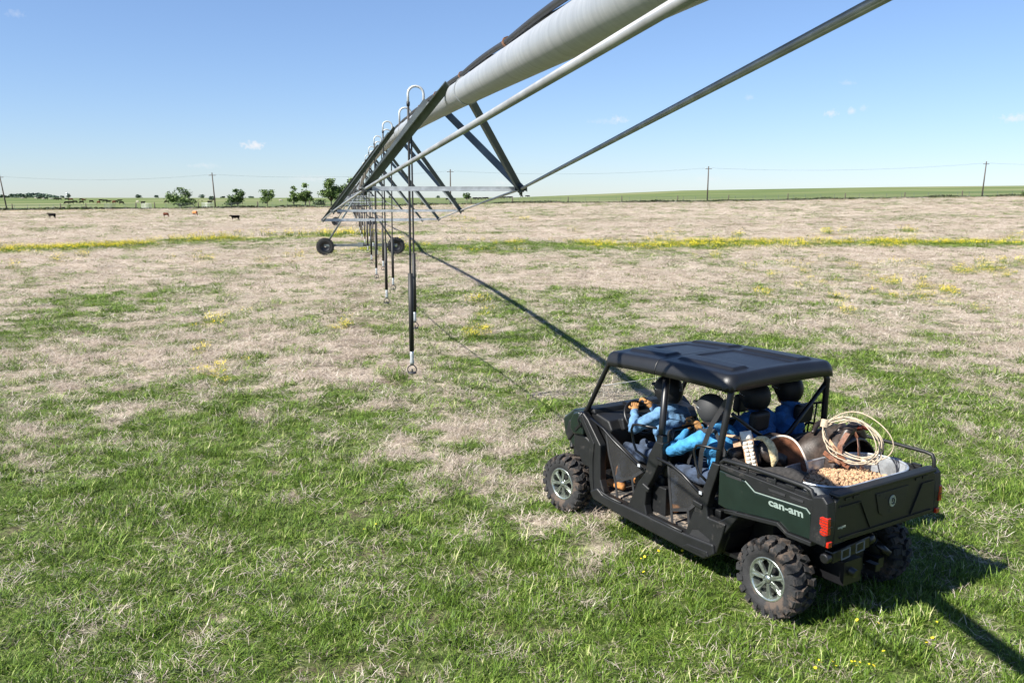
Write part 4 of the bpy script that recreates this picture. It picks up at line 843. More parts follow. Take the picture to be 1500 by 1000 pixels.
# --- seats
def cushion(c,d,rot=None): return MB().box(c,d,rot)
def bench(xc,segs_,zc=.76,nm='front'):
    for y,wd in segs_:
        o=ub(cushion((xc+.02,y,zc-.03),(.50,wd-.015,.13),(0,-.06,0)),'seat_cushion',mSeat,(xc,y,zc),bevel=.04,segs=4)
        o=ub(cushion((xc-.27,y,zc+.26),(.11,wd-.015,.50),(0,-.18,0)),'seat_back',mSeat,(xc-.27,y,zc+.26),bevel=.045,segs=4)
    mb=MB(); mb.box((xc,0,zc-.20),(.44,1.1,.24)); ub(mb,'seat_frame',mBlk,(xc,0,zc-.2),bevel=.01)
bench(1.72,[(.40,.38),(0,.38),(-.40,.38)]); bench(.95,[(.40,.38),(0,.38),(-.40,.38)])
for x,y in ((.775,-.62+.06),(.79,.04),(1.40,-.40)):
    o=ub(cushion((x,y,1.42),(.09,.22,.19),(0,-.12,0)),'headrest',mSeat,(x,y,1.42),bevel=.035,segs=4)
mb=MB(); mb.tube([(1.36,.60,1.14),(1.38,.56,1.28),(1.38,-.56,1.28),(1.36,-.60,1.14)],.018,8); mb.tube([(1.37,-.3,1.28),(1.37,-.3,1.1)],.014,6); mb.tube([(1.37,.3,1.28),(1.37,.3,1.1)],.014,6); ub(mb,'passenger_grab_bar',mBlkS,(1.37,0,1.28))
# --- roll cage
def cage(P,r=.024,nm='roll_cage_bar'): return ub(MB().tube(P,r,10),nm,mBlkS,P[len(P)//2])
for s_ in (1,-1):
    cage([(2.66,s_*.665,1.18),(2.60,s_*.665,1.24),(2.28,s_*.635,1.80),(2.20,s_*.63,1.84)],.026)
    cage([(2.24,s_*.63,1.83),(1.4,s_*.635,1.85),(.60,s_*.635,1.85)],.022)
    cage([(1.385,s_*.70,1.10),(1.395,s_*.695,1.3),(1.41,s_*.64,1.84)],.034)
    cage([(.655,s_*.70,1.12),(.64,s_*.695,1.3),(.59,s_*.645,1.78),(.60,s_*.62,1.85)],.031)
cage([(2.22,.63,1.84),(2.22,-.63,1.84)],.022); cage([(1.41,.63,1.85),(1.41,-.63,1.85)],.024); cage([(.60,.63,1.83),(.60,-.63,1.83)],.024)
cage([(2.60,.66,1.235),(2.60,-.66,1.235)],.02)
# rear cross brace of the cage and the right side window bars
cage([(.60,-.64,1.74),(.63,-.2,1.32),(.64,0,1.22)],.022); cage([(.60,.60,1.60),(.62,.3,1.40),(.64,-.05,1.20)],.018); cage([(.66,.68,1.17),(.66,-.68,1.17)],.022)
for q in (.10,.16): cage([(.66+q,-.69,1.17),(.60+q,-.66,1.52)],.009,'side_guard_bar')
cage([(.60,-.67,1.55),(.78,-.67,1.5),(.95,-.68,1.17)],.012,'side_guard_bar')
# --- roof: a moulded shell in two panels
def roof_panel(x0,x1,name,first):
    nx,ny=90,110; V=[];Fc=[]
    xa,xb=.535,2.29
    def h(x,y):
        ex=min((x-xa),(xb-x)); ey=.715-abs(y)
        z=1.958-.022*(y/.7)**2-.02*((x-1.3)/.9)**2+(.02*(1-(x-xa)/(xb-xa)) )
        e=min(ex*.75 if x>1.4 else ex*1.15,ey*1.0)
        cx_=max(0,xa+.11-x,x-(xb-.11)); cy_=max(0,abs(y)-(.715-.11))
        if cx_>0 and cy_>0: e=min(e,.11-math.hypot(cx_,cy_))
        if e<.075: q=1-max(e,0)/.075; z-=.128*(1-math.sqrt(max(0,1-q*q)))*1.0
        # raised side pads and the sunk centre field
        def pad(xc0,xc1,yc0,yc1,hh,sl=.022):
            ay=abs(y); d=min(x-xc0,xc1-x,(ay-yc0),(yc1-ay)); return hh*max(0,min(1,d/sl))
        if first:
            z+=pad(x0+.055,x1-.19,.33,.52,.022); z-=pad(x0+.05,x1-.22,-1,.24,.014,.03)
        else:
            z+=pad(x0+.15,x1-.10,.33,.53,.022); z-=pad(x0+.12,x1-.05,-1,.27,.016,.03)
            if abs(x-(x1-.0))<.0: z-=.01
        return z
    for i in range(nx+1):
        x=x0+(x1-x0)*i/nx
        for j in range(ny+1):
            t=-1+2*j/ny; y=.715*math.copysign(1-(1-abs(t))**1.25,t)
            cr=.11; dx=max(0,xa+cr-x,x-(xb-cr)); dy=max(0,abs(y)-(.715-cr)); yy=y; xx=x
            if dx>0 and dy>0:
                k=math.hypot(dx,dy)
                if k>cr:
                    yy=math.copysign(.715-cr+dy*cr/k,y); xx=(xb-cr+dx*cr/k) if x>1.4 else (xa+cr-dx*cr/k)
            V.append((xx,yy,h(xx,yy)))
    W_=ny+1
    for i in range(nx):
        for j in range(ny): Fc.append((i*W_+j,(i+1)*W_+j,(i+1)*W_+j+1,i*W_+j+1))
    mb=MB(); mb.add(V,Fc,0,True); o=ub(mb,name,mRoofp,((x0+x1)/2,0,1.9),solid=.02); return o
XS=1.49
roof_panel(.535,XS-.004,'rear_roof_panel',False); roof_panel(XS+.004,2.29,'front_roof_panel',True)
mb=MB()
for s_ in (1,-1):
    mb.tube([(2.18,s_*.65,1.84),(1.4,s_*.66,1.87),(.68,s_*.645,1.87)],.03,8)
mb.tube([(.60,.55,1.87),(.595,0,1.885),(.60,-.55,1.87)],.035,8); mb.tube([(2.22,.60,1.825),(2.225,0,1.835),(2.22,-.60,1.825)],.03,8); ub(mb,'roof_rim',mRoofp,(1.4,0,1.84))
mb=MB(); mb.bar((XS+.005,.70,1.875),(XS-.005,.70,1.87),.02,.03); mb.box((2.18,.0,1.79),(.04,.22,.06)); ub(mb,'roof_clip',mBlkS,(1.5,.7,1.87))
# --- half windshield
mb=MB(); mb.add([(2.60,.64,1.25),(2.60,-.64,1.25),(2.435,-.62,1.52),(2.435,.62,1.52)],[(0,1,2,3)]); o=ub(mb,'windshield',mGlass,(2.5,0,1.4),solid=.006)
mb=MB(); mb.tube([(2.435,.62,1.523),(2.435,-.62,1.523)],.0035,5); ub(mb,'windshield_edge',mSilver,(2.435,0,1.52))
# --- doors: nets, tubes, grab handles
def door(P_top,net,hand,strap,tag_pt,label=None):
    for s_ in (1,-1):
        f=lambda q,dy=0:(q[0],s_*(.735+dy),q[1])
        d=empty('door_net'); d.parent=utv; d.location=f(P_top[len(P_top)//2])
        def db(mb,nm,m,**k):
            o=mb.build(nm,m,d,org=d.location,**k); o.location=(0,0,0); return o
        db(MB().tube([f(q,.004) for q in P_top],.014,7),'door_tube',mBlkS)
        mb=MB(); mb.add([f(q,-.03) for q in net],[tuple(range(len(net)))]); db(mb,'net',mNet)
        mb=MB(); mb.strip([f(q,-.028) for q in net+[net[0]]],.03,.006,nrm=(0,1,0)); 
        for st in strap: mb.strip([f(q,-.026) for q in st],.03,.006,nrm=(0,1,0))
        db(mb,'webbing',mCable)
        db(MB().tube([f(hand[0],-.02)]+[f(q,.012) for q in hand[1:-1]]+[f(hand[-1],-.02)],.013,7),'grab_handle',mBlkS)
        mb=MB(); mb.box(f(tag_pt,.022),(.035,.006,.028)); db(mb,'latch_tag',mSilver)
door([(2.44,1.19),(2.23,1.12),(2.08,1.04),(1.62,.85)],[(2.23,1.10),(2.17,.86),(2.06,.60),(1.80,.71),(1.62,.84)],[(1.45,1.30),(1.70,1.285),(1.755,1.27),(1.78,1.22),(1.75,1.10),(1.70,1.02),(1.58,.97)],[[(2.06,.60),(2.02,.44)],[(1.80,.71),(1.74,.45)]],(1.645,.885))
door([(1.40,1.02),(1.20,1.00),(1.05,.95),(.80,.82)],[(1.28,1.0),(1.26,.8),(1.22,.55),(1.0,.62),(.80,.80)],[(.63,1.29),(.83,1.285),(.88,1.27),(.91,1.22),(.88,1.10),(.84,1.02),(.77,.96)],[[(1.22,.55),(1.20,.43)],[(1.0,.62),(.97,.42)]],(.80,.85))
# seat belts
mb=MB(); mb.strip([(1.40,.63,1.72),(1.55,.55,1.40),(1.72,.40,1.18),(1.70,.22,.86)],.045,.004,nrm=(-.6,.3,.7)); ub(mb,'seat_belt',mCable,(1.5,.5,1.4))
mb=MB(); mb.strip([(.64,.64,1.72),(.80,.66,1.45),(.93,.63,1.18),(1.0,.58,.90)],.045,.004,nrm=(-.3,.9,.2)); ub(mb,'seat_belt',mCable,(.8,.6,1.4))
mb=MB(); mb.strip([(.66,.60,1.2),(.80,.60,1.40),(1.02,.60,1.36),(1.15,.58,1.0)],.04,.004,nrm=(.1,.9,.3)); ub(mb,'seat_belt',mCable,(.8,.6,1.3))
mb=MB(); mb.strip([(2.20,-.30,1.80),(2.30,-.26,1.72),(2.50,-.20,1.30)],.014,.012,nrm=(0,1,0)); mb.box((2.27,-.28,1.72),(.05,.04,.10)); ub(mb,'mirror_mount',mBlkS,(2.3,-.28,1.7))
# --- cargo bed
BX0,BX1=-.53,.585
mb=MB(); mb.box(((BX0+BX1)/2,0,.83),(BX1-BX0,1.40,.04))
for k in range(7): mb.box(((BX0+BX1)/2,-.54+.18*k,.856),(BX1-BX0-.1,.05,.014))
mb.box((BX1-.02,0,1.0),(.04,1.42,.36)); ub(mb,'bed_floor',mBlk,(0,0,.85),bevel=.006)
for s_ in (1,-1):
    yo=s_*HB; yi=s_*.675
    pan=[(.60,1.115),(.29,1.095),(.185,1.03),(-.345,1.045),(-.385,1.02),(-.395,.805),(-.18,.80),(-.08,.855),(.51,.785),(.60,.80)]
    mb=MB(); mb.prism(pan,s_*.70,yo); o=ub(mb,'bed_side_panel',mGreen,(.1,yo,.95),bevel=.010,segs=3)
    mb=MB(); mb.prism([(.60,1.12),(.29,1.10),(.185,1.035),(-.345,1.05),(-.385,1.02),(-.42,1.02),(-.50,1.03),(-.535,1.10),(-.50,1.165),(-.36,1.135),(.60,1.17)],yi,s_*.735); mb.prism([(.60,.80),(-.53,.80),(-.53,1.1),(.60,1.1)],yi,s_*.702)
    # vent slots on the cap
    ub(mb,'bed_side_wall',mBlk,(.1,yi,1.05),bevel=.008)
    mb=MB(); mb.prism([(.51,.785),(.50,.755),(-.08,.82),(-.19,.765),(-.42,.765),(-.42,.80),(-.18,.80),(-.08,.855)],s_*.60,s_*.765); mb.prism([(.51,.785),(.50,.755),(.36,.80),(.36,.81)],s_*.6,s_*.765); ub(mb,'wheel_arch_trim',mBlk,(.1,s_*.75,.8),bevel=.008)
    mb=MB(); 
    for x0,x1 in ((.53,.34),(.05,-.13),(-.17,-.31)): mb.prism([(x0,1.105-.0),(x0-.02,1.083 if x0>.3 else 1.085),(x1,1.083 if x0>.3 else 1.085),(x1,1.105)],s_*.736,s_*.742)
    ub(mb,'side_slot',mCable,(.1,s_*.74,1.09))
    mb=MB(); mb.strip([(.295,s_*.742,1.098),(.187,s_*.742,1.034),(-.345,s_*.742,1.05),(-.382,s_*.742,1.02)],.008,.005,nrm=(0,s_,0)); ub(mb,'panel_edge_highlight',mLetterHighlight,(.0,s_*.74,1.05))  # silver strip imitates the highlight along the panel's bevelled edge
    # top rail
    if s_>0: P=[(.585,.71,1.13),(.60,.715,1.18),(.56,.715,1.212),(.3,.715,1.222),(0,.715,1.222),(-.30,.715,1.215),(-.36,.715,1.20),(-.40,.715,1.13)]
    else: P=[(.585,-.71,1.13),(.59,-.715,1.25),(.54,-.715,1.30),(.0,-.715,1.305),(-.42,-.715,1.30),(-.475,-.715,1.29),(-.495,-.715,1.25),(-.50,-.715,1.16)]
    mb=MB(); mb.tube(P,.021 if s_>0 else .017,8); 
    for x in (.30,.0): mb.tube([(x,s_*.715,P[3][2]),(x,s_*.715,1.12)],.012,6)
    for k in range(5): mb.box((.45-.2*k,s_*.70,1.165),(.09,.03,.035))
    mb.box((.08,s_*.695,1.15),(1.0,.03,.03)); mb.box((-.2,s_*.66,1.12),(.3,.03,.03)); ub(mb,'cargo_rail',mBlk,(.1,s_*.71,1.2),bevel=.003)
    # corner post and tail light
    mb=MB(); mb.prism([(-.39,.80),(-.545,.795),(-.56,1.0),(-.545,1.15),(-.50,1.195),(-.40,1.17),(-.395,1.0)],s_*.655,s_*.755); ub(mb,'corner_post',mBlk,(-.48,s_*.7,1),bevel=.014,segs=3)
    tl=MB(); tl.prism([(-.485,1.025),(-.51,1.04),(-.563,1.035),(-.566,.90),(-.53,.885),(-.49,.895),(-.493,.93),(-.503,.938),(-.503,.955),(-.485,.97)],s_*.718,s_*.760); o=ub(tl,'tail_light',mRed,(-.51,s_*.74,.96),bevel=.006)
    mb=MB()
    for k in range(6): mb.box((-.525,s_*.7605,.905+.022*k),(.07,.004,.004))
    mb.box((-.572,s_*.73,.965),(.004,.05,.004)); ub(mb,'lens_ribs',mCable,(-.5,s_*.76,.96),o)
    mb=MB(); mb.box((-.545,s_*.715,.815),(.04,.05,.045)); ub(mb,'reflector',mRed,(-.545,s_*.715,.81),bevel=.005)
# tailgate
mb=MB(); mb.prism([(.665,.80),(.665,1.15),(.60,1.20),(-.60,1.20),(-.665,1.15),(-.665,.80)],-.555,-.50,'x'); mb.box((-.52,0,1.19),(.10,1.30,.035)); tg_=ub(mb,'tailgate',mGreenT,(-.53,0,1),bevel=.014,segs=3)
mb=MB(); mb.prism([(.17,1.125),(.115,.955),(.06,.925),(-.16,.925),(-.215,.955),(-.27,1.125)],-.5625,-.556,'x'); ub(mb,'latch_recess',mBlk,(-.56,-.05,1.03),tg_,bevel=.002)
mb=MB(); mb.bar((-.562,.36,1.10),(-.562,.22,.86),.012,.01); mb.bar((-.562,.36,1.10),(-.562,.62,1.10),.01,.008); mb.bar((-.562,-.46,1.10),(-.562,-.32,.86),.012,.01); mb.bar((-.562,.6,.845),(-.562,-.62,.845),.012,.008); mb.bar((-.562,-.46,1.10),(-.562,-.62,1.10),.01,.008)
for y in (.52,.42,-.40,-.50,): mb.box((-.558,y,1.155),(.01,.075,.022))
ub(mb,'pressed_ridge',mBlk,(-.56,0,1),tg_)
mb=MB(); c=Vector((-.566,-.05,1.03)); mb.tube([c+Vector((0,.036*math.cos(a),.044*math.sin(a))) for a in [2*PI*i/24 for i in range(24)]],.006,6,closed=True); mb.ell(c,(.003,.034,.042)); 
ub(mb,'emblem_disc',mat('emblem_gold',(.42,.43,.30),.4),c,tg_)
mb=MB(); mb.tube([c+Vector((-.006,.018*math.cos(a),.024*math.sin(a))) for a in [R(40)+R(280)*i/14 for i in range(15)]],.0055,5); mb.ell(c+Vector((-.005,.006,.004)),(.003,.009,.010)); mb.bar(c+Vector((-.006,-.012,-.008)),c+Vector((-.006,-.022,-.026)),.005,.008); ub(mb,'emblem_mark',mGreen,c,tg_)
mb=MB(); 
for a,b in ((.625,.588),(.568,.530)):
    n=4
    for k in range(n): y=a-(a-b)*(k+.5)/n; mb.box((-.558,y,.932),(.004,.0075,.016)); mb.box((-.558,y,.932+random.choice((-.006,.006))),(.004,.009,.004))
st=[(Vector((-.5595,.578+.017*math.cos(R(90)+k*PI/5)*(1 if k%2==0 else .42),.930+.019*math.sin(R(90)+k*PI/5)*(1 if k%2==0 else .42)))) for k in range(10)]; mb.add(st,[tuple(range(10))])
ub(mb,'star_badge',mat('badge_print',(.42,.44,.33),.5),(-.558,.578,.93),tg_)
# lettering on the side panels
me=text_mesh('can-am',.098,bold=.028,shear=-.12); V=np.zeros(len(me.vertices)*3); me.vertices.foreach_get('co',V); V=V.reshape(-1,3); V[:,0]*=.355/np.ptp(V[:,0]); V[:,1]-=(V[:,1].max()+V[:,1].min())/2
for s_ in (1,-1):
    d=me.copy(); W=np.zeros_like(V); W[:,0]=-.145-V[:,0]*s_; W[:,1]=s_*(.7415+V[:,2]*.6); W[:,2]=.985+V[:,1]*.85+0.0*V[:,0]; d.vertices.foreach_set('co',W.ravel()); d.update()
    o=bpy.data.objects.new('lettering',d); C.objects.link(o); d.materials.append(mLetterHighlight); o.parent=utv

# ---------------------------------------------------------------- people (vehicle frame coordinates, one continuous body each)
HM=mHelm
def person(hip,sh,head,kneeL,footL,kneeR,footR,elL,haL,elR,haR,shirt,label,face=(1,0,0),helm=mHelm,hr=.142,marks=None,glove=mGlove,hidden=False):
    """L is +y.  sh = point between the shoulders, head = centre of the head"""
    hip,sh,head=Vector(hip),Vector(sh),Vector(head); fw=Vector(face).normalized(); lat=Vector((-fw.y,fw.x,0)).normalized()
    mb=MB(); B=[]                                              # bones: (a,b,material index)
    def bone(a,b,ra,rb,m): a,b=Vector(a),Vector(b); mb.cap(a,b,ra,rb,14); B.append((a,b,m,(ra+rb)/2))
    ch=hip.lerp(sh,.72); 
    bone(hip-lat*.07,hip+lat*.07,.135,.135,1); bone(hip+Vector((0,0,.03)),hip.lerp(sh,.45),.135,.13,0); bone(hip.lerp(sh,.4),ch,.13,.145,0)
    bone(ch-lat*.07,ch+lat*.07,.125,.125,0); bone(sh-lat*.13-Vector((0,0,.02)),sh+lat*.13-Vector((0,0,.02)),.078,.078,0)
    nk=sh+Vector((0,0,.05)); bone(nk,head-Vector((0,0,.07)),.062,.058,2); bone(nk-Vector((0,0,.035)),nk+Vector((0,0,.012)),.085,.072,0)
    bone(head+Vector((0,0,.035)),head-Vector((0,0,.04))+fw*.02,.088,.078,2); bone(head-Vector((0,0,.08))+fw*.035,head-Vector((0,0,.085))+fw*.05,.05,.04,2)
    bone(head+fw*.085,head-Vector((0,0,.025))+fw*.112,.013,.017,2)                      # nose
    for s_ in (1,-1): bone(head+lat*.088*s_+Vector((0,0,-.012)),head+lat*.092*s_+Vector((0,0,.02)),.014,.016,2)   # ears
    for s_,kn,ft,el,ha in ((1,kneeL,footL,elL,haL),(-1,kneeR,footR,elR,haR)):
        kn,ft,el,ha=map(Vector,(kn,ft,el,ha)); h0=hip+lat*.095*s_
        bone(h0,kn,.098,.068,1); bone(kn,ft+Vector((0,0,.12)),.066,.05,1); bone(ft+Vector((0,0,.22)),ft+Vector((0,0,.05)),.056,.05,3); bone(ft+Vector((-.03,0,.035)),ft+fw*.19+Vector((0,0,.025)),.045,.036,3)
        s0=sh+lat*.185*s_-Vector((0,0,.035)); bone(s0,el,.072,.060,0); d=(ha-el).normalized(); wr=ha-d*.075; bone(el,wr,.060,.042,0); bone(wr+d*.03,ha-d*.02,.032,.03,4)
    me=remesh(mb,.0125,5,.5)
    o=link_mesh(me,'person',[shirt,mJean,mSkin,mBoot,glove],None,hip,VM)
    tag(o,label,'person')
    nv=len(me.vertices); q=np.zeros(nv*3); me.vertices.foreach_get('co',q); q=q.reshape(-1,3); nr=np.zeros(nv*3); me.vertex_normals.foreach_get('vector',nr); nr=nr.reshape(-1,3); w3=q+np.array(hip)
    f1=vnoise(w3[:,0]*9+w3[:,2]*13,w3[:,1]*10-w3[:,2]*9,3)*2-1; f2=vnoise(w3[:,0]*23-w3[:,2]*27,w3[:,1]*23+w3[:,2]*17,4)*2-1      # cloth folds
    amp=(np.linalg.norm(w3-np.array(head),axis=1)>.17)*1.; q=q+nr*(amp*(.009*(1-np.abs(f1)*2.4)+.004*f2))[:,None]; me.vertices.foreach_set('co',q.ravel()); me.update()
    P=np.array([tuple(p.center) for p in me.polygons])+np.array(hip); best=np.full(len(P),1e9); mi=np.zeros(len(P),int)
    for a,b,m,r_ in B:
        a=np.array(a);b=np.array(b);d=b-a; t=np.clip(((P-a)@d)/max(d@d,1e-9),0,1); q=np.linalg.norm(P-a-t[:,None]*d,axis=1)/r_; k=q<best; best[k]=q[k]; mi[k]=m
    me.polygons.foreach_set('material_index',mi)
    def pb(m_,nm,mt,**k): c=m_.build(nm,mt,o,org=hip,**k); c.location=(0,0,0); return c
    # gloves: palm, four bent fingers, thumb
    for s_,el,ha in ((1,elL,haL),(-1,elR,haR)):
        el,ha=Vector(el),Vector(ha); d=(ha-el).normalized(); sd=d.cross(Vector((0,0,1))).normalized(); dn=sd.cross(d).normalized()
        if dn.z>0: dn=-dn
        g=MB(); g.cap(ha-d*.065,ha-d*.03,.038,.040,10); g.ell(ha,(.045,.042,.024),12,8,rot=(0,0,math.atan2(d.y,d.x)))
        for k,(off,L) in enumerate(((-.031,.068),(-.011,.078),(.010,.074),(.030,.060))):
            b0=ha+sd*off+d*.032; b1=b0+d*L*.45+dn*.006; b2=b1+(d*.45+dn*.9).normalized()*L*.38; b3=b2+(-d*.4+dn*.9).normalized()*L*.3
            g.tube([b0-d*.01,b0,b1,b2,b3],[.011,.0115,.011,.0105,.007],8)
        t0=ha-sd*.036*s_*(1)-d*.01; g.tube([t0,t0-sd*.022*s_+d*.025+dn*.01,t0-sd*.018*s_+d*.052+dn*.028],[.013,.0125,.009],8)
        pb(g,'glove',glove)
    if helm is not None:
        g=MB(); V=[];n=28;k_=16; c=head+Vector((0,0,.035))-fw*.005
        for i in range(k_+1):
            for j in range(n):
                a=2*PI*j/n; fr_=float(sstep(.15,.6,math.cos(a))); tmax=PI*(.77*(1-fr_)+.49*fr_); t=tmax*i/k_; r=hr*math.sin(t)**.82 if i else 0
                V.append(c+fw*(r*math.cos(a)*1.06)+lat*(r*math.sin(a)*.92)+Vector((0,0,hr*1.0*math.cos(t))))
        g.add(V,[(i*n+j,(i+1)*n+j,(i+1)*n+(j+1)%n,i*n+(j+1)%n) for i in range(k_) for j in range(n)],0,True)
        hlm=pb(g,'helmet',helm,solid=.012)
        def hb(m_,nm,mt):
            q=m_.build(nm,mt,hlm,org=hip); q.location=(0,0,0); return q
        g=MB(); rr_=hr*math.sin(PI*.77)**.82; rim=[c+fw*(rr_*math.cos(a)*1.06)+lat*(rr_*math.sin(a)*.92)+Vector((0,0,hr*math.cos(PI*.77))) for a in [R(85)+R(190)*i/20 for i in range(21)]]; g.tube(rim,.009,8); hb(g,'helmet_rim',mCable)
        g=MB(); pk=[]                                                                        # peak over the brow
        for i in range(9): a=R(-62)+R(124)*i/8; pk.append(c+fw*(hr*1.04*math.cos(a))+lat*(hr*.9*math.sin(a))+Vector((0,0,.035)))
        for i in range(9): a=R(-50)+R(100)*i/8; pk.append(c+fw*(hr*1.04*math.cos(a)+.06)+lat*(hr*.85*math.sin(a))+Vector((0,0,.040)))
        g.add(pk,[(i,i+1,i+10,i+9) for i in range(8)]); q=hb(g,'peak',helm); s0=q.modifiers.new('s','SOLIDIFY'); s0.thickness=.006
        g=MB(); g.tube([c+lat*s_*hr*.84+fw*.02-Vector((0,0,.05)) if abs(s_)==1 else head+fw*.045-Vector((0,0,.145)) for s_ in (1,0,-1)],.007,6); hb(g,'chin_strap',mCable)
        g=MB(); g.tube([c+fw*(hr*1.07*math.cos(a))+lat*(hr*.93*math.sin(a))+Vector((0,0,.012+.02*math.cos(a))) for a in [R(50)+R(35)*i/6 for i in range(7)]],.0035,6); hb(g,'visor_trim',mSilver)
        if marks:                                                                               # small printed lettering on the shell
            for txt,ang,zz,sz,rl in marks:
                m0=text_mesh(txt,sz,bold=.03,ext=.0006); W=np.zeros(len(m0.vertices)*3); m0.vertices.foreach_get('co',W); W=W.reshape(-1,3); r0=hr*math.sqrt(max(.1,1-(zz/hr)**2))+.006
                X=[]
                for x,y,z in W:
                    x2=x*math.cos(rl)-y*math.sin(rl); y2=x*math.sin(rl)+y*math.cos(rl); a=R(ang)+x2/r0
                    X.append(tuple(c+fw*(r0*1.09*math.cos(a))+lat*(r0*.935*math.sin(a))+Vector((0,0,zz+y2))-hip))
                m0.vertices.foreach_set('co',np.array(X).ravel()); m0.update(); m0.materials.append(mSilver); q=bpy.data.objects.new('helmet_print',m0); C.objects.link(q); q.parent=hlm
    return o
person((1.60,.40,.90),(1.63,.39,1.38),(1.66,.385,1.56),(2.12,.50,.90),(2.20,.52,.44),(2.12,.27,.90),(2.24,.24,.44),(1.93,.585,1.17),(2.09,.44,1.335),(1.90,.16,1.20),(2.06,.29,1.38),mShirt,
       'driver in light blue denim and black helmet with gloved hands on the wheel',face=(1,-.03,0),marks=[('ELSI',193,.030,.040,.1),('C8',222,.085,.034,.1)])
person((.84,.40,.90),(.97,.40,1.33),(1.04,.42,1.50),(1.36,.52,.88),(1.40,.50,.44),(1.36,.26,.90),(1.44,.24,.44),(1.32,.64,1.09),(1.40,.36,1.27),(1.24,.16,1.12),(1.38,.28,1.31),mShirt2,
       'rear passenger leaning forward in a bright blue shirt and dark grey helmet',face=(1,.02,0),helm=mHelm2,hr=.135,marks=[('NITTY',170,-.012,.030,0)])
person((.84,-.06,.90),(.90,-.05,1.43),(.94,-.05,1.585),(1.36,.02,.88),(1.42,.02,.44),(1.36,-.18,.90),(1.44,-.18,.44),(1.10,.16,1.08),(1.30,.06,1.02),(1.10,-.28,1.08),(1.30,-.14,1.02),mShirt3,
       'middle rear passenger in a blue shirt and black helmet, half hidden behind the roof post',face=(1,.05,0))
person((.84,-.48,.90),(.90,-.50,1.44),(.95,-.52,1.60),(1.34,-.38,.90),(1.42,-.38,.44),(1.34,-.58,.90),(1.42,-.58,.44),(1.10,-.28,1.10),(1.28,-.38,1.02),(1.12,-.70,1.08),(1.30,-.58,1.02),mShirt3,
       'rear passenger in a royal blue shirt and round black helmet at the right window',face=(1,.25,0))

# ---------------------------------------------------------------- cargo in the bed
def vtop(mb,name,m,org,label=None,cat=None,**k):
    o=mb.build(name,m,None,org=org,M=VM,**k); return tag(o,label,cat) if label else o
def vempty(name,org,label,cat): 
    o=empty(name,VM@Vector(org),R(122.62),label=label,cat=cat); o['_o']=0; del o['_o']; return o
def vchild(mb,name,m,root,org,**k): o=mb.build(name,m,root,org=org,**k); o.location=(0,0,0); return o
# feed tub: oval galvanized tank across the back of the bed
def rrect(cx,cy,hx,hy,r,z,n=8):
    P=[]
    for (sx,sy,a0) in ((1,1,0),(-1,1,90),(-1,-1,180),(1,-1,270)):
        for i in range(n+1): a=R(a0+90*i/n); P.append(Vector((cx+sx*(hx-r)+r*math.cos(a),cy+sy*(hy-r)+r*math.sin(a),z)))
    return P
tc_=(-.155,.01); hx,hy,rr_=.315,.60,.29
org=(tc_[0],tc_[1],.86); tub=vempty('feed_tub',org,'galvanized oval feed tub full of tan pellets at the back of the cargo bed','tub')
L0=rrect(*tc_,hx-.03,hy-.03,rr_-.03,.865); L1=rrect(*tc_,hx,hy,rr_,1.20); L1i=rrect(*tc_,hx-.006,hy-.006,rr_-.006,1.20); L0i=rrect(*tc_,hx-.036,hy-.036,rr_-.036,.872); n=len(L0)
mb=MB(); mb.add(L0+L1,[(i,(i+1)%n,n+(i+1)%n,n+i) for i in range(n)],0,True); mb.add(L0i+L1i,[((i+1)%n,i,n+i,n+(i+1)%n) for i in range(n)],0,True); mb.add(L0,[tuple(range(n))[::-1]]); mb.add(L0i,[tuple(range(n))])
for z in (.98,1.08): k=(z-.865)/.335; Q=[a.lerp(b,k) for a,b in zip(L0,L1)]; mb.tube(Q,.006,6,closed=True)
vchild(mb,'tub_wall',mTub,tub,org); vchild(MB().tube(L1,.011,8,closed=True),'rim',mTub,tub,org)
# pellets
r=np.random.default_rng(11); mb=MB(); cnt=0
def inside(x,y,mg):
    dx=max(0,abs(x-tc_[0])-(hx-rr_)); dy=max(0,abs(y-tc_[1])-(hy-rr_)); return math.hypot(dx,dy)<rr_-mg
base=MB(); nb_=26; G={}
def heap(x,y): 
    return 1.085+.055*math.exp(-((x-tc_[0])/.24)**2-((y-.05)/.42)**2)-(.14*max(0,(-.34-y))/.2)
Vb=[];Fb=[]; 
for i in range(41):
    for j in range(71):
        x=tc_[0]-hx+2*hx*i/40; y=tc_[1]-hy+2*hy*j/70
        if not inside(x,y,.028):
            dx=x-tc_[0]; dy=y-tc_[1]; s_=1
            while not inside(tc_[0]+dx*s_,tc_[1]+dy*s_,.028): s_*=.99
            x,y=tc_[0]+dx*s_,tc_[1]+dy*s_
        Vb.append((x,y,heap(x,y)-.02))
for i in range(40):
    for j in range(70): Fb.append((i*71+j,(i+1)*71+j,(i+1)*71+j+1,i*71+j+1))
mb.add(Vb,Fb)
for i in range(1900):
    x=tc_[0]+r.uniform(-hx,hx); y=tc_[1]+r.uniform(-hy,hy)
    if not inside(x,y,.032) or y<-.47+r.uniform(-.04,.05): continue
    z=heap(x,y)+r.uniform(-.012,.018); a=r.uniform(0,2*PI); e=r.normal()*.45; L=r.uniform(.012,.024); d=Vector((math.cos(a)*math.cos(e),math.sin(a)*math.cos(e),math.sin(e))); q=r.uniform(.0095,.0125)
    mb.tube([Vector((x,y,z))-d*L,Vector((x,y,z))-d*L*.85,Vector((x,y,z))+d*L*.85,Vector((x,y,z))+d*L],[q*.7,q,q,q*.7],7)
o=vtop(mb,'feed_pellets',mPel,(tc_[0],tc_[1],1.0)); tag(o,'tan cattle feed pellets heaped in the galvanized tub','feed',kind='stuff')

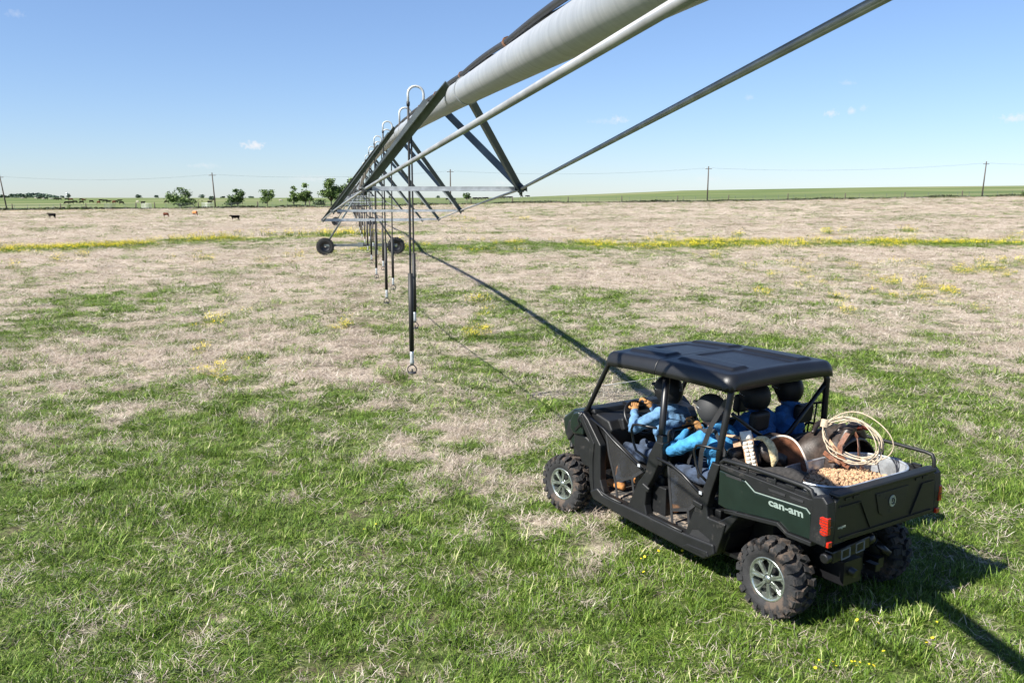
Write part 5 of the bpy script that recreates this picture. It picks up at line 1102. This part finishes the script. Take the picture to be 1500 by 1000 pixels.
# saddle with dark skirts lying behind the seats at the left rail
so=(.3,.42,.95); s1=vempty('saddle',so,'upturned brown saddle with fleece lining and white quilted pad in the cargo bed','saddle')
def sheet(fn,nu,nv,closed=False):
    mb=MB(); V=[fn(i/nu,j/nv) for i in range(nu+1) for j in range(nv+1)]; mb.add(V,[(i*(nv+1)+j,(i+1)*(nv+1)+j,(i+1)*(nv+1)+j+1,i*(nv+1)+j+1) for i in range(nu) for j in range(nv)],0,True); return mb
def skirt(u,v):                                   # dark felt skirt along the rail that rolls up into a round mouth
    x=.74-.93*u; r_=float(np.interp(x,[-.19,.15,.45,.74],[.092,.088,.05,.05])); top=float(np.interp(x,[-.19,-.05,.12,.27,.52,.66,.74],[1.265,1.265,1.235,1.185,1.175,1.205,1.26])); a=R(200)+R(250)*v; return Vector((x,.55+r_*math.cos(a)*.9,top-r_+r_*math.sin(a)))
vchild(sheet(skirt,24,20),'felt_skirt',mFelt,s1,so,solid=.012)
mb=MB(); mb.tube([skirt(1,j/24) for j in range(25)],.010,6); mb.tube([skirt(i/24,0) for i in range(25)],.007,6); vchild(mb,'skirt_binding',mFelt,s1,so)
mb=MB(); mb.tube([skirt(.88,.30+.42*j/12)+Vector((0,0,.006)) for j in range(13)],.012,6); 
vchild(sheet(lambda u,v: skirt(.86+.09*u,.34+.34*v)+Vector((0,.0,.008)),3,12),'skirt_patch',mTan,s1,so,solid=.004)
# big brown flap with pale edge, standing up
fc=Vector((.28,.22,1.26)); fx=Vector((-.90,-.10,-.28)).normalized(); fz=Vector((-.25,.22,.94)).normalized(); fn_=fx.cross(fz)
def flap(u,v):
    a=2*PI*v; r_=u; ex=.215*r_*math.cos(a)*(1+.12*math.cos(a)); ez=.155*r_*math.sin(a); return fc+fx*ex+fz*ez+fn_*(.05*(r_*math.cos(a))**2+.03*math.sin(3*a)*r_*r_*.4)
vchild(sheet(flap,10,48),'flap',mLeaB,s1,so,solid=.008)
vchild(MB().tube([flap(1.0,i/48) for i in range(48)],.0095,7,closed=True),'flap_binding',mFleece if False else mat('pale_piping',(.55,.46,.38),.8),s1,so)
mb=MB(); 
P=[(.53,.40,1.355),(.47,.40,1.385),(.40,.40,1.392),(.34,.40,1.36),(.30,.40,1.30),(.285,.40,1.23),(.30,.40,1.16)]; mb.tube(P,[.010,.020,.028,.036,.040,.034,.012],12); me=remesh(mb,.01,3); o=link_mesh(me,'fleece_lining',mFleece,s1,so); o.location=(0,0,0)
mb=MB(); mb.tube([(.64,.18,1.30),(.54,.17,1.345),(.44,.16,1.35),(.36,.14,1.31)],[.03,.045,.045,.03],12); mb.tube([(.60,.2,1.22),(.45,.16,1.20),(.30,.16,1.18)],[.10,.11,.08],12); mb.tube([(.66,.34,1.28),(.58,.33,1.22),(.52,.34,1.12)],[.05,.055,.04],10); me=remesh(mb,.014,4); o=link_mesh(me,'saddle_seat',mLeaD,s1,so); o.location=(0,0,0)
mb=MB(); mb.bar((.72,.36,1.30),(.60,.40,1.08),.14,.02,up=(-.6,.6,.2)); mb.tube([(.84,.42,1.325),(.76,.40,1.33),(.68,.38,1.33)],[.012,.016,.012],8); vchild(mb,'wooden_tree',mTan,s1,so,bevel=.004)
# quilted pad: two columns of stitched cells on a rounded tongue
qa=Vector((.615,.42,1.42)); qb=Vector((.49,.44,1.10)); qd=(qb-qa); QL=qd.length; qd.normalize(); qs=Vector((-.54,-.84,0)); qs=(qs-qd*qs.dot(qd)).normalized(); qn=qd.cross(qs)
if qn.dot(Vector((-1,1,.5)))<0: qn=-qn
mb=MB(); out=[]
for k in range(9): a=PI*k/8; out.append(qa+qd*(.06-.062*math.sin(a))+qs*(-.062*math.cos(a)))
pts=out+[qa+qd*.12+qs*.056,qa+qd*.16+qs*.046,qb+qs*.052,qb-qs*.052,qa+qd*.16-qs*.046,qa+qd*.12-qs*.056]
n=len(pts); mb.add([p-qn*.008 for p in pts]+[p+qn*.010 for p in pts],[tuple(range(n))[::-1],tuple(range(n,2*n))]+[(i,(i+1)%n,n+(i+1)%n,n+i) for i in range(n)])
vchild(mb,'pad_back',mTan,s1,so,bevel=.004)
mb=MB(); mb.ell(qa+qd*.052+qn*.012,(.05,.05,.018),16,8,rot=None)
M3=Matrix((qs,qd,qn)).transposed()
def cell(c,a,b,h):
    V=[];N_=8
    for i in range(N_+1):
        for j in range(N_+1):
            u,v=-1+2*i/N_,-1+2*j/N_; V.append(c+qs*(a*u)+qd*(b*v)+qn*(h*(1-u**4)*(1-v**4)))
    mb.add(V,[(i*(N_+1)+j,(i+1)*(N_+1)+j,(i+1)*(N_+1)+j+1,i*(N_+1)+j+1) for i in range(N_) for j in range(N_)],0,True)
mb=MB(); cell(qa+qd*.045+qn*.008,.052,.042,.020)
s_=.095
while s_<QL-.01:
    w_=.05 if s_<.13 else .043
    for q in (-1,1): cell(qa+qd*(s_+.014)+qs*(q*w_*.5)+qn*.008,w_*.46,.0150,.016)
    s_+=.034
vchild(mb,'quilted_pad',mQuilt,s1,so)

# roping saddle standing on the right of the bed, horn towards the tailgate
so=(.2,-.38,.95); s2=vempty('roping_saddle',so,'dark brown western saddle with a horn under the rope coil','saddle')
def arch(u,v):
    x=.60-.56*u; a=PI*(-.06+1.12*v); flare=.02*math.cos(2*PI*u); hh=.36+.10*math.exp(-((u-.80)/.17)**2)+.05*math.exp(-((u-.40)/.25)**2)-.07*math.exp(-(u/.16)**2); ww=.26+.03*math.cos(2*PI*u)+.02*abs(math.cos(a))
    return Vector((x,-.38+ww*math.cos(a),1.0+hh*max(0,math.sin(a))**.75*.98-.03+flare*.0))
vchild(sheet(arch,28,36),'skirt',mLeaD,s2,so,solid=.016)
vchild(MB().tube([arch(0,j/36) for j in range(37)],.014,7),'skirt_edge',mTan,s2,so)
mb=MB(); mb.tube([(.38,-.55,1.36),(.41,-.46,1.42),(.41,-.38,1.435),(.41,-.30,1.42),(.38,-.21,1.36)],[.02,.028,.03,.028,.02],10)
mb.tube([(.36,-.38,1.37),(.26,-.38,1.36),(.16,-.38,1.40)],[.08,.09,.08],12)
mb.tube([(.08,-.54,1.34),(.08,-.46,1.43),(.08,-.38,1.46),(.08,-.30,1.43),(.08,-.22,1.34)],[.035,.05,.055,.05,.035],10)
mb.tube([(.08,-.38,1.46),(.02,-.38,1.48)],[.03,.026],10); me=remesh(mb,.012,3); o=link_mesh(me,'seat_and_fork',mLeaD,s2,so); o.location=(0,0,0)
mb=MB(); mb.tube([(.04,-.38,1.46),(-.03,-.375,1.485)],[.026,.022],12); mb.ell((-.055,-.37,1.495),(.042,.040,.030),20,12,rot=(0,-.5,0)); vchild(mb,'horn',mat('cherry_leather',(.12,.025,.015),.25,var=.3,vs=20),s2,so)
def band(P,wd,th,nm,m,nr=(0,1,0)):
    mb=MB(); mb.strip(P,wd,th,nrm=nr); return vchild(mb,nm,m,s2,so,bevel=.002)
band([(.0,-.30,1.43),(-.05,-.27,1.40),(-.08,-.25,1.33),(-.10,-.24,1.22),(-.13,-.26,1.14)],.045,.007,'strap',mLeaB,(1,.2,.3))
band([(.02,-.22,1.44),(.03,-.14,1.34),(.0,-.10,1.26),(-.06,-.12,1.20)],.05,.007,'strap',mLeaB,(0,1,.2))
band([(.13,-.12,1.36),(.06,-.09,1.33),(.0,-.11,1.27)],.035,.007,'strap',mTan,(0,1,.2))
band([(.16,-.1,1.25),(.08,-.08,1.23),(.0,-.10,1.21),(-.07,-.14,1.17)],.04,.007,'strap',mLeaB,(0,1,.3))
mb=MB(); c=Vector((.07,-.085,1.30)); mb.tube([c+Vector((.035*math.cos(a),0,.035*math.sin(a))) for a in [2*PI*i/16 for i in range(16)]],.006,6,closed=True); mb.tube([(.10,-.10,1.18),(.03,-.09,1.215),(-.02,-.09,1.19)],[.015,.02,.012],8); vchild(mb,'rigging_ring',mRust,s2,so)

# rope coil leaning over the saddle
rc=Vector((-.02,-.21,1.40)); ex=Vector((-.90,-.36,-.06)).normalized(); ez=Vector((.10,-.30,.95)); ez=(ez-ex*ez.dot(ex)).normalized(); en=ex.cross(ez)
if en.y<0: en=-en
r=np.random.default_rng(21); mb=MB(); knot=rc-ex*.235+ez*.085+en*.02
P=[]; loops=8
for k in range(loops):
    rx=.235+r.uniform(-.015,.025)+(.045 if k==6 else 0); rz=.165+r.uniform(-.02,.03)+(.045 if k==6 else 0); cx=r.uniform(-.01,.03)+(.04 if k==6 else 0); cz=r.uniform(-.015,.02)+(.03 if k==6 else 0); tl=r.uniform(-.10,.16)-.12
    for i in range(48):
        a=PI+2*PI*i/48; pin=math.exp(-((((a-PI)%(2*PI)+PI)%(2*PI)-PI)/.42)**2)      # loops pinch together at the knot
        x=rx*math.cos(a)+cx; z=rz*math.sin(a)+cz; x2=x*math.cos(tl)-z*math.sin(tl); z2=x*math.sin(tl)+z*math.cos(tl)
        p=rc+ex*(x2+.010*math.sin(3*a+k*2.1))+ez*(z2+.012*math.sin(2*a+k*1.7)-.02*max(0,math.cos(a)))+en*(.012*(k-3)+.04*math.sin(a*2+k)); P.append(p.lerp(knot+en*.005*(k-3)+ez*(.004*(k-3)),pin*.9))
mb.tube(P,.0050,7); rope=vtop(mb,'lariat',mRope,rc,'coil of pale stiff lariat rope leaning over the dark saddle and feed tub','rope')
mb=MB()
for k in range(7):
    c=knot+(ez*(.010*(k-3))); ring=[c+ex*(.030*math.cos(a))+en*(.034*math.sin(a)) for a in [2*PI*i/14 for i in range(14)]]; mb.tube(ring,.0066,6,closed=True)
o=mb.build('knot_wrap',mRope,rope,org=rc); o.location=(0,0,0)
mb=MB(); mb.tube([rc+ex*.26-ez*.05,rc+ex*.28-ez*.11,rc+ex*.24-ez*.17,rc+ex*.16-ez*.19+en*.02,rc+ex*.21-ez*.14+en*.03,rc+ex*.26-ez*.17+en*.02],.0062,7); mb.tube([rc+ex*.13-ez*.16+en*.02,rc+ex*.18-ez*.17+en*.02],.016,8); o=mb.build('honda_loop',mRope,rope,org=rc); o.location=(0,0,0)
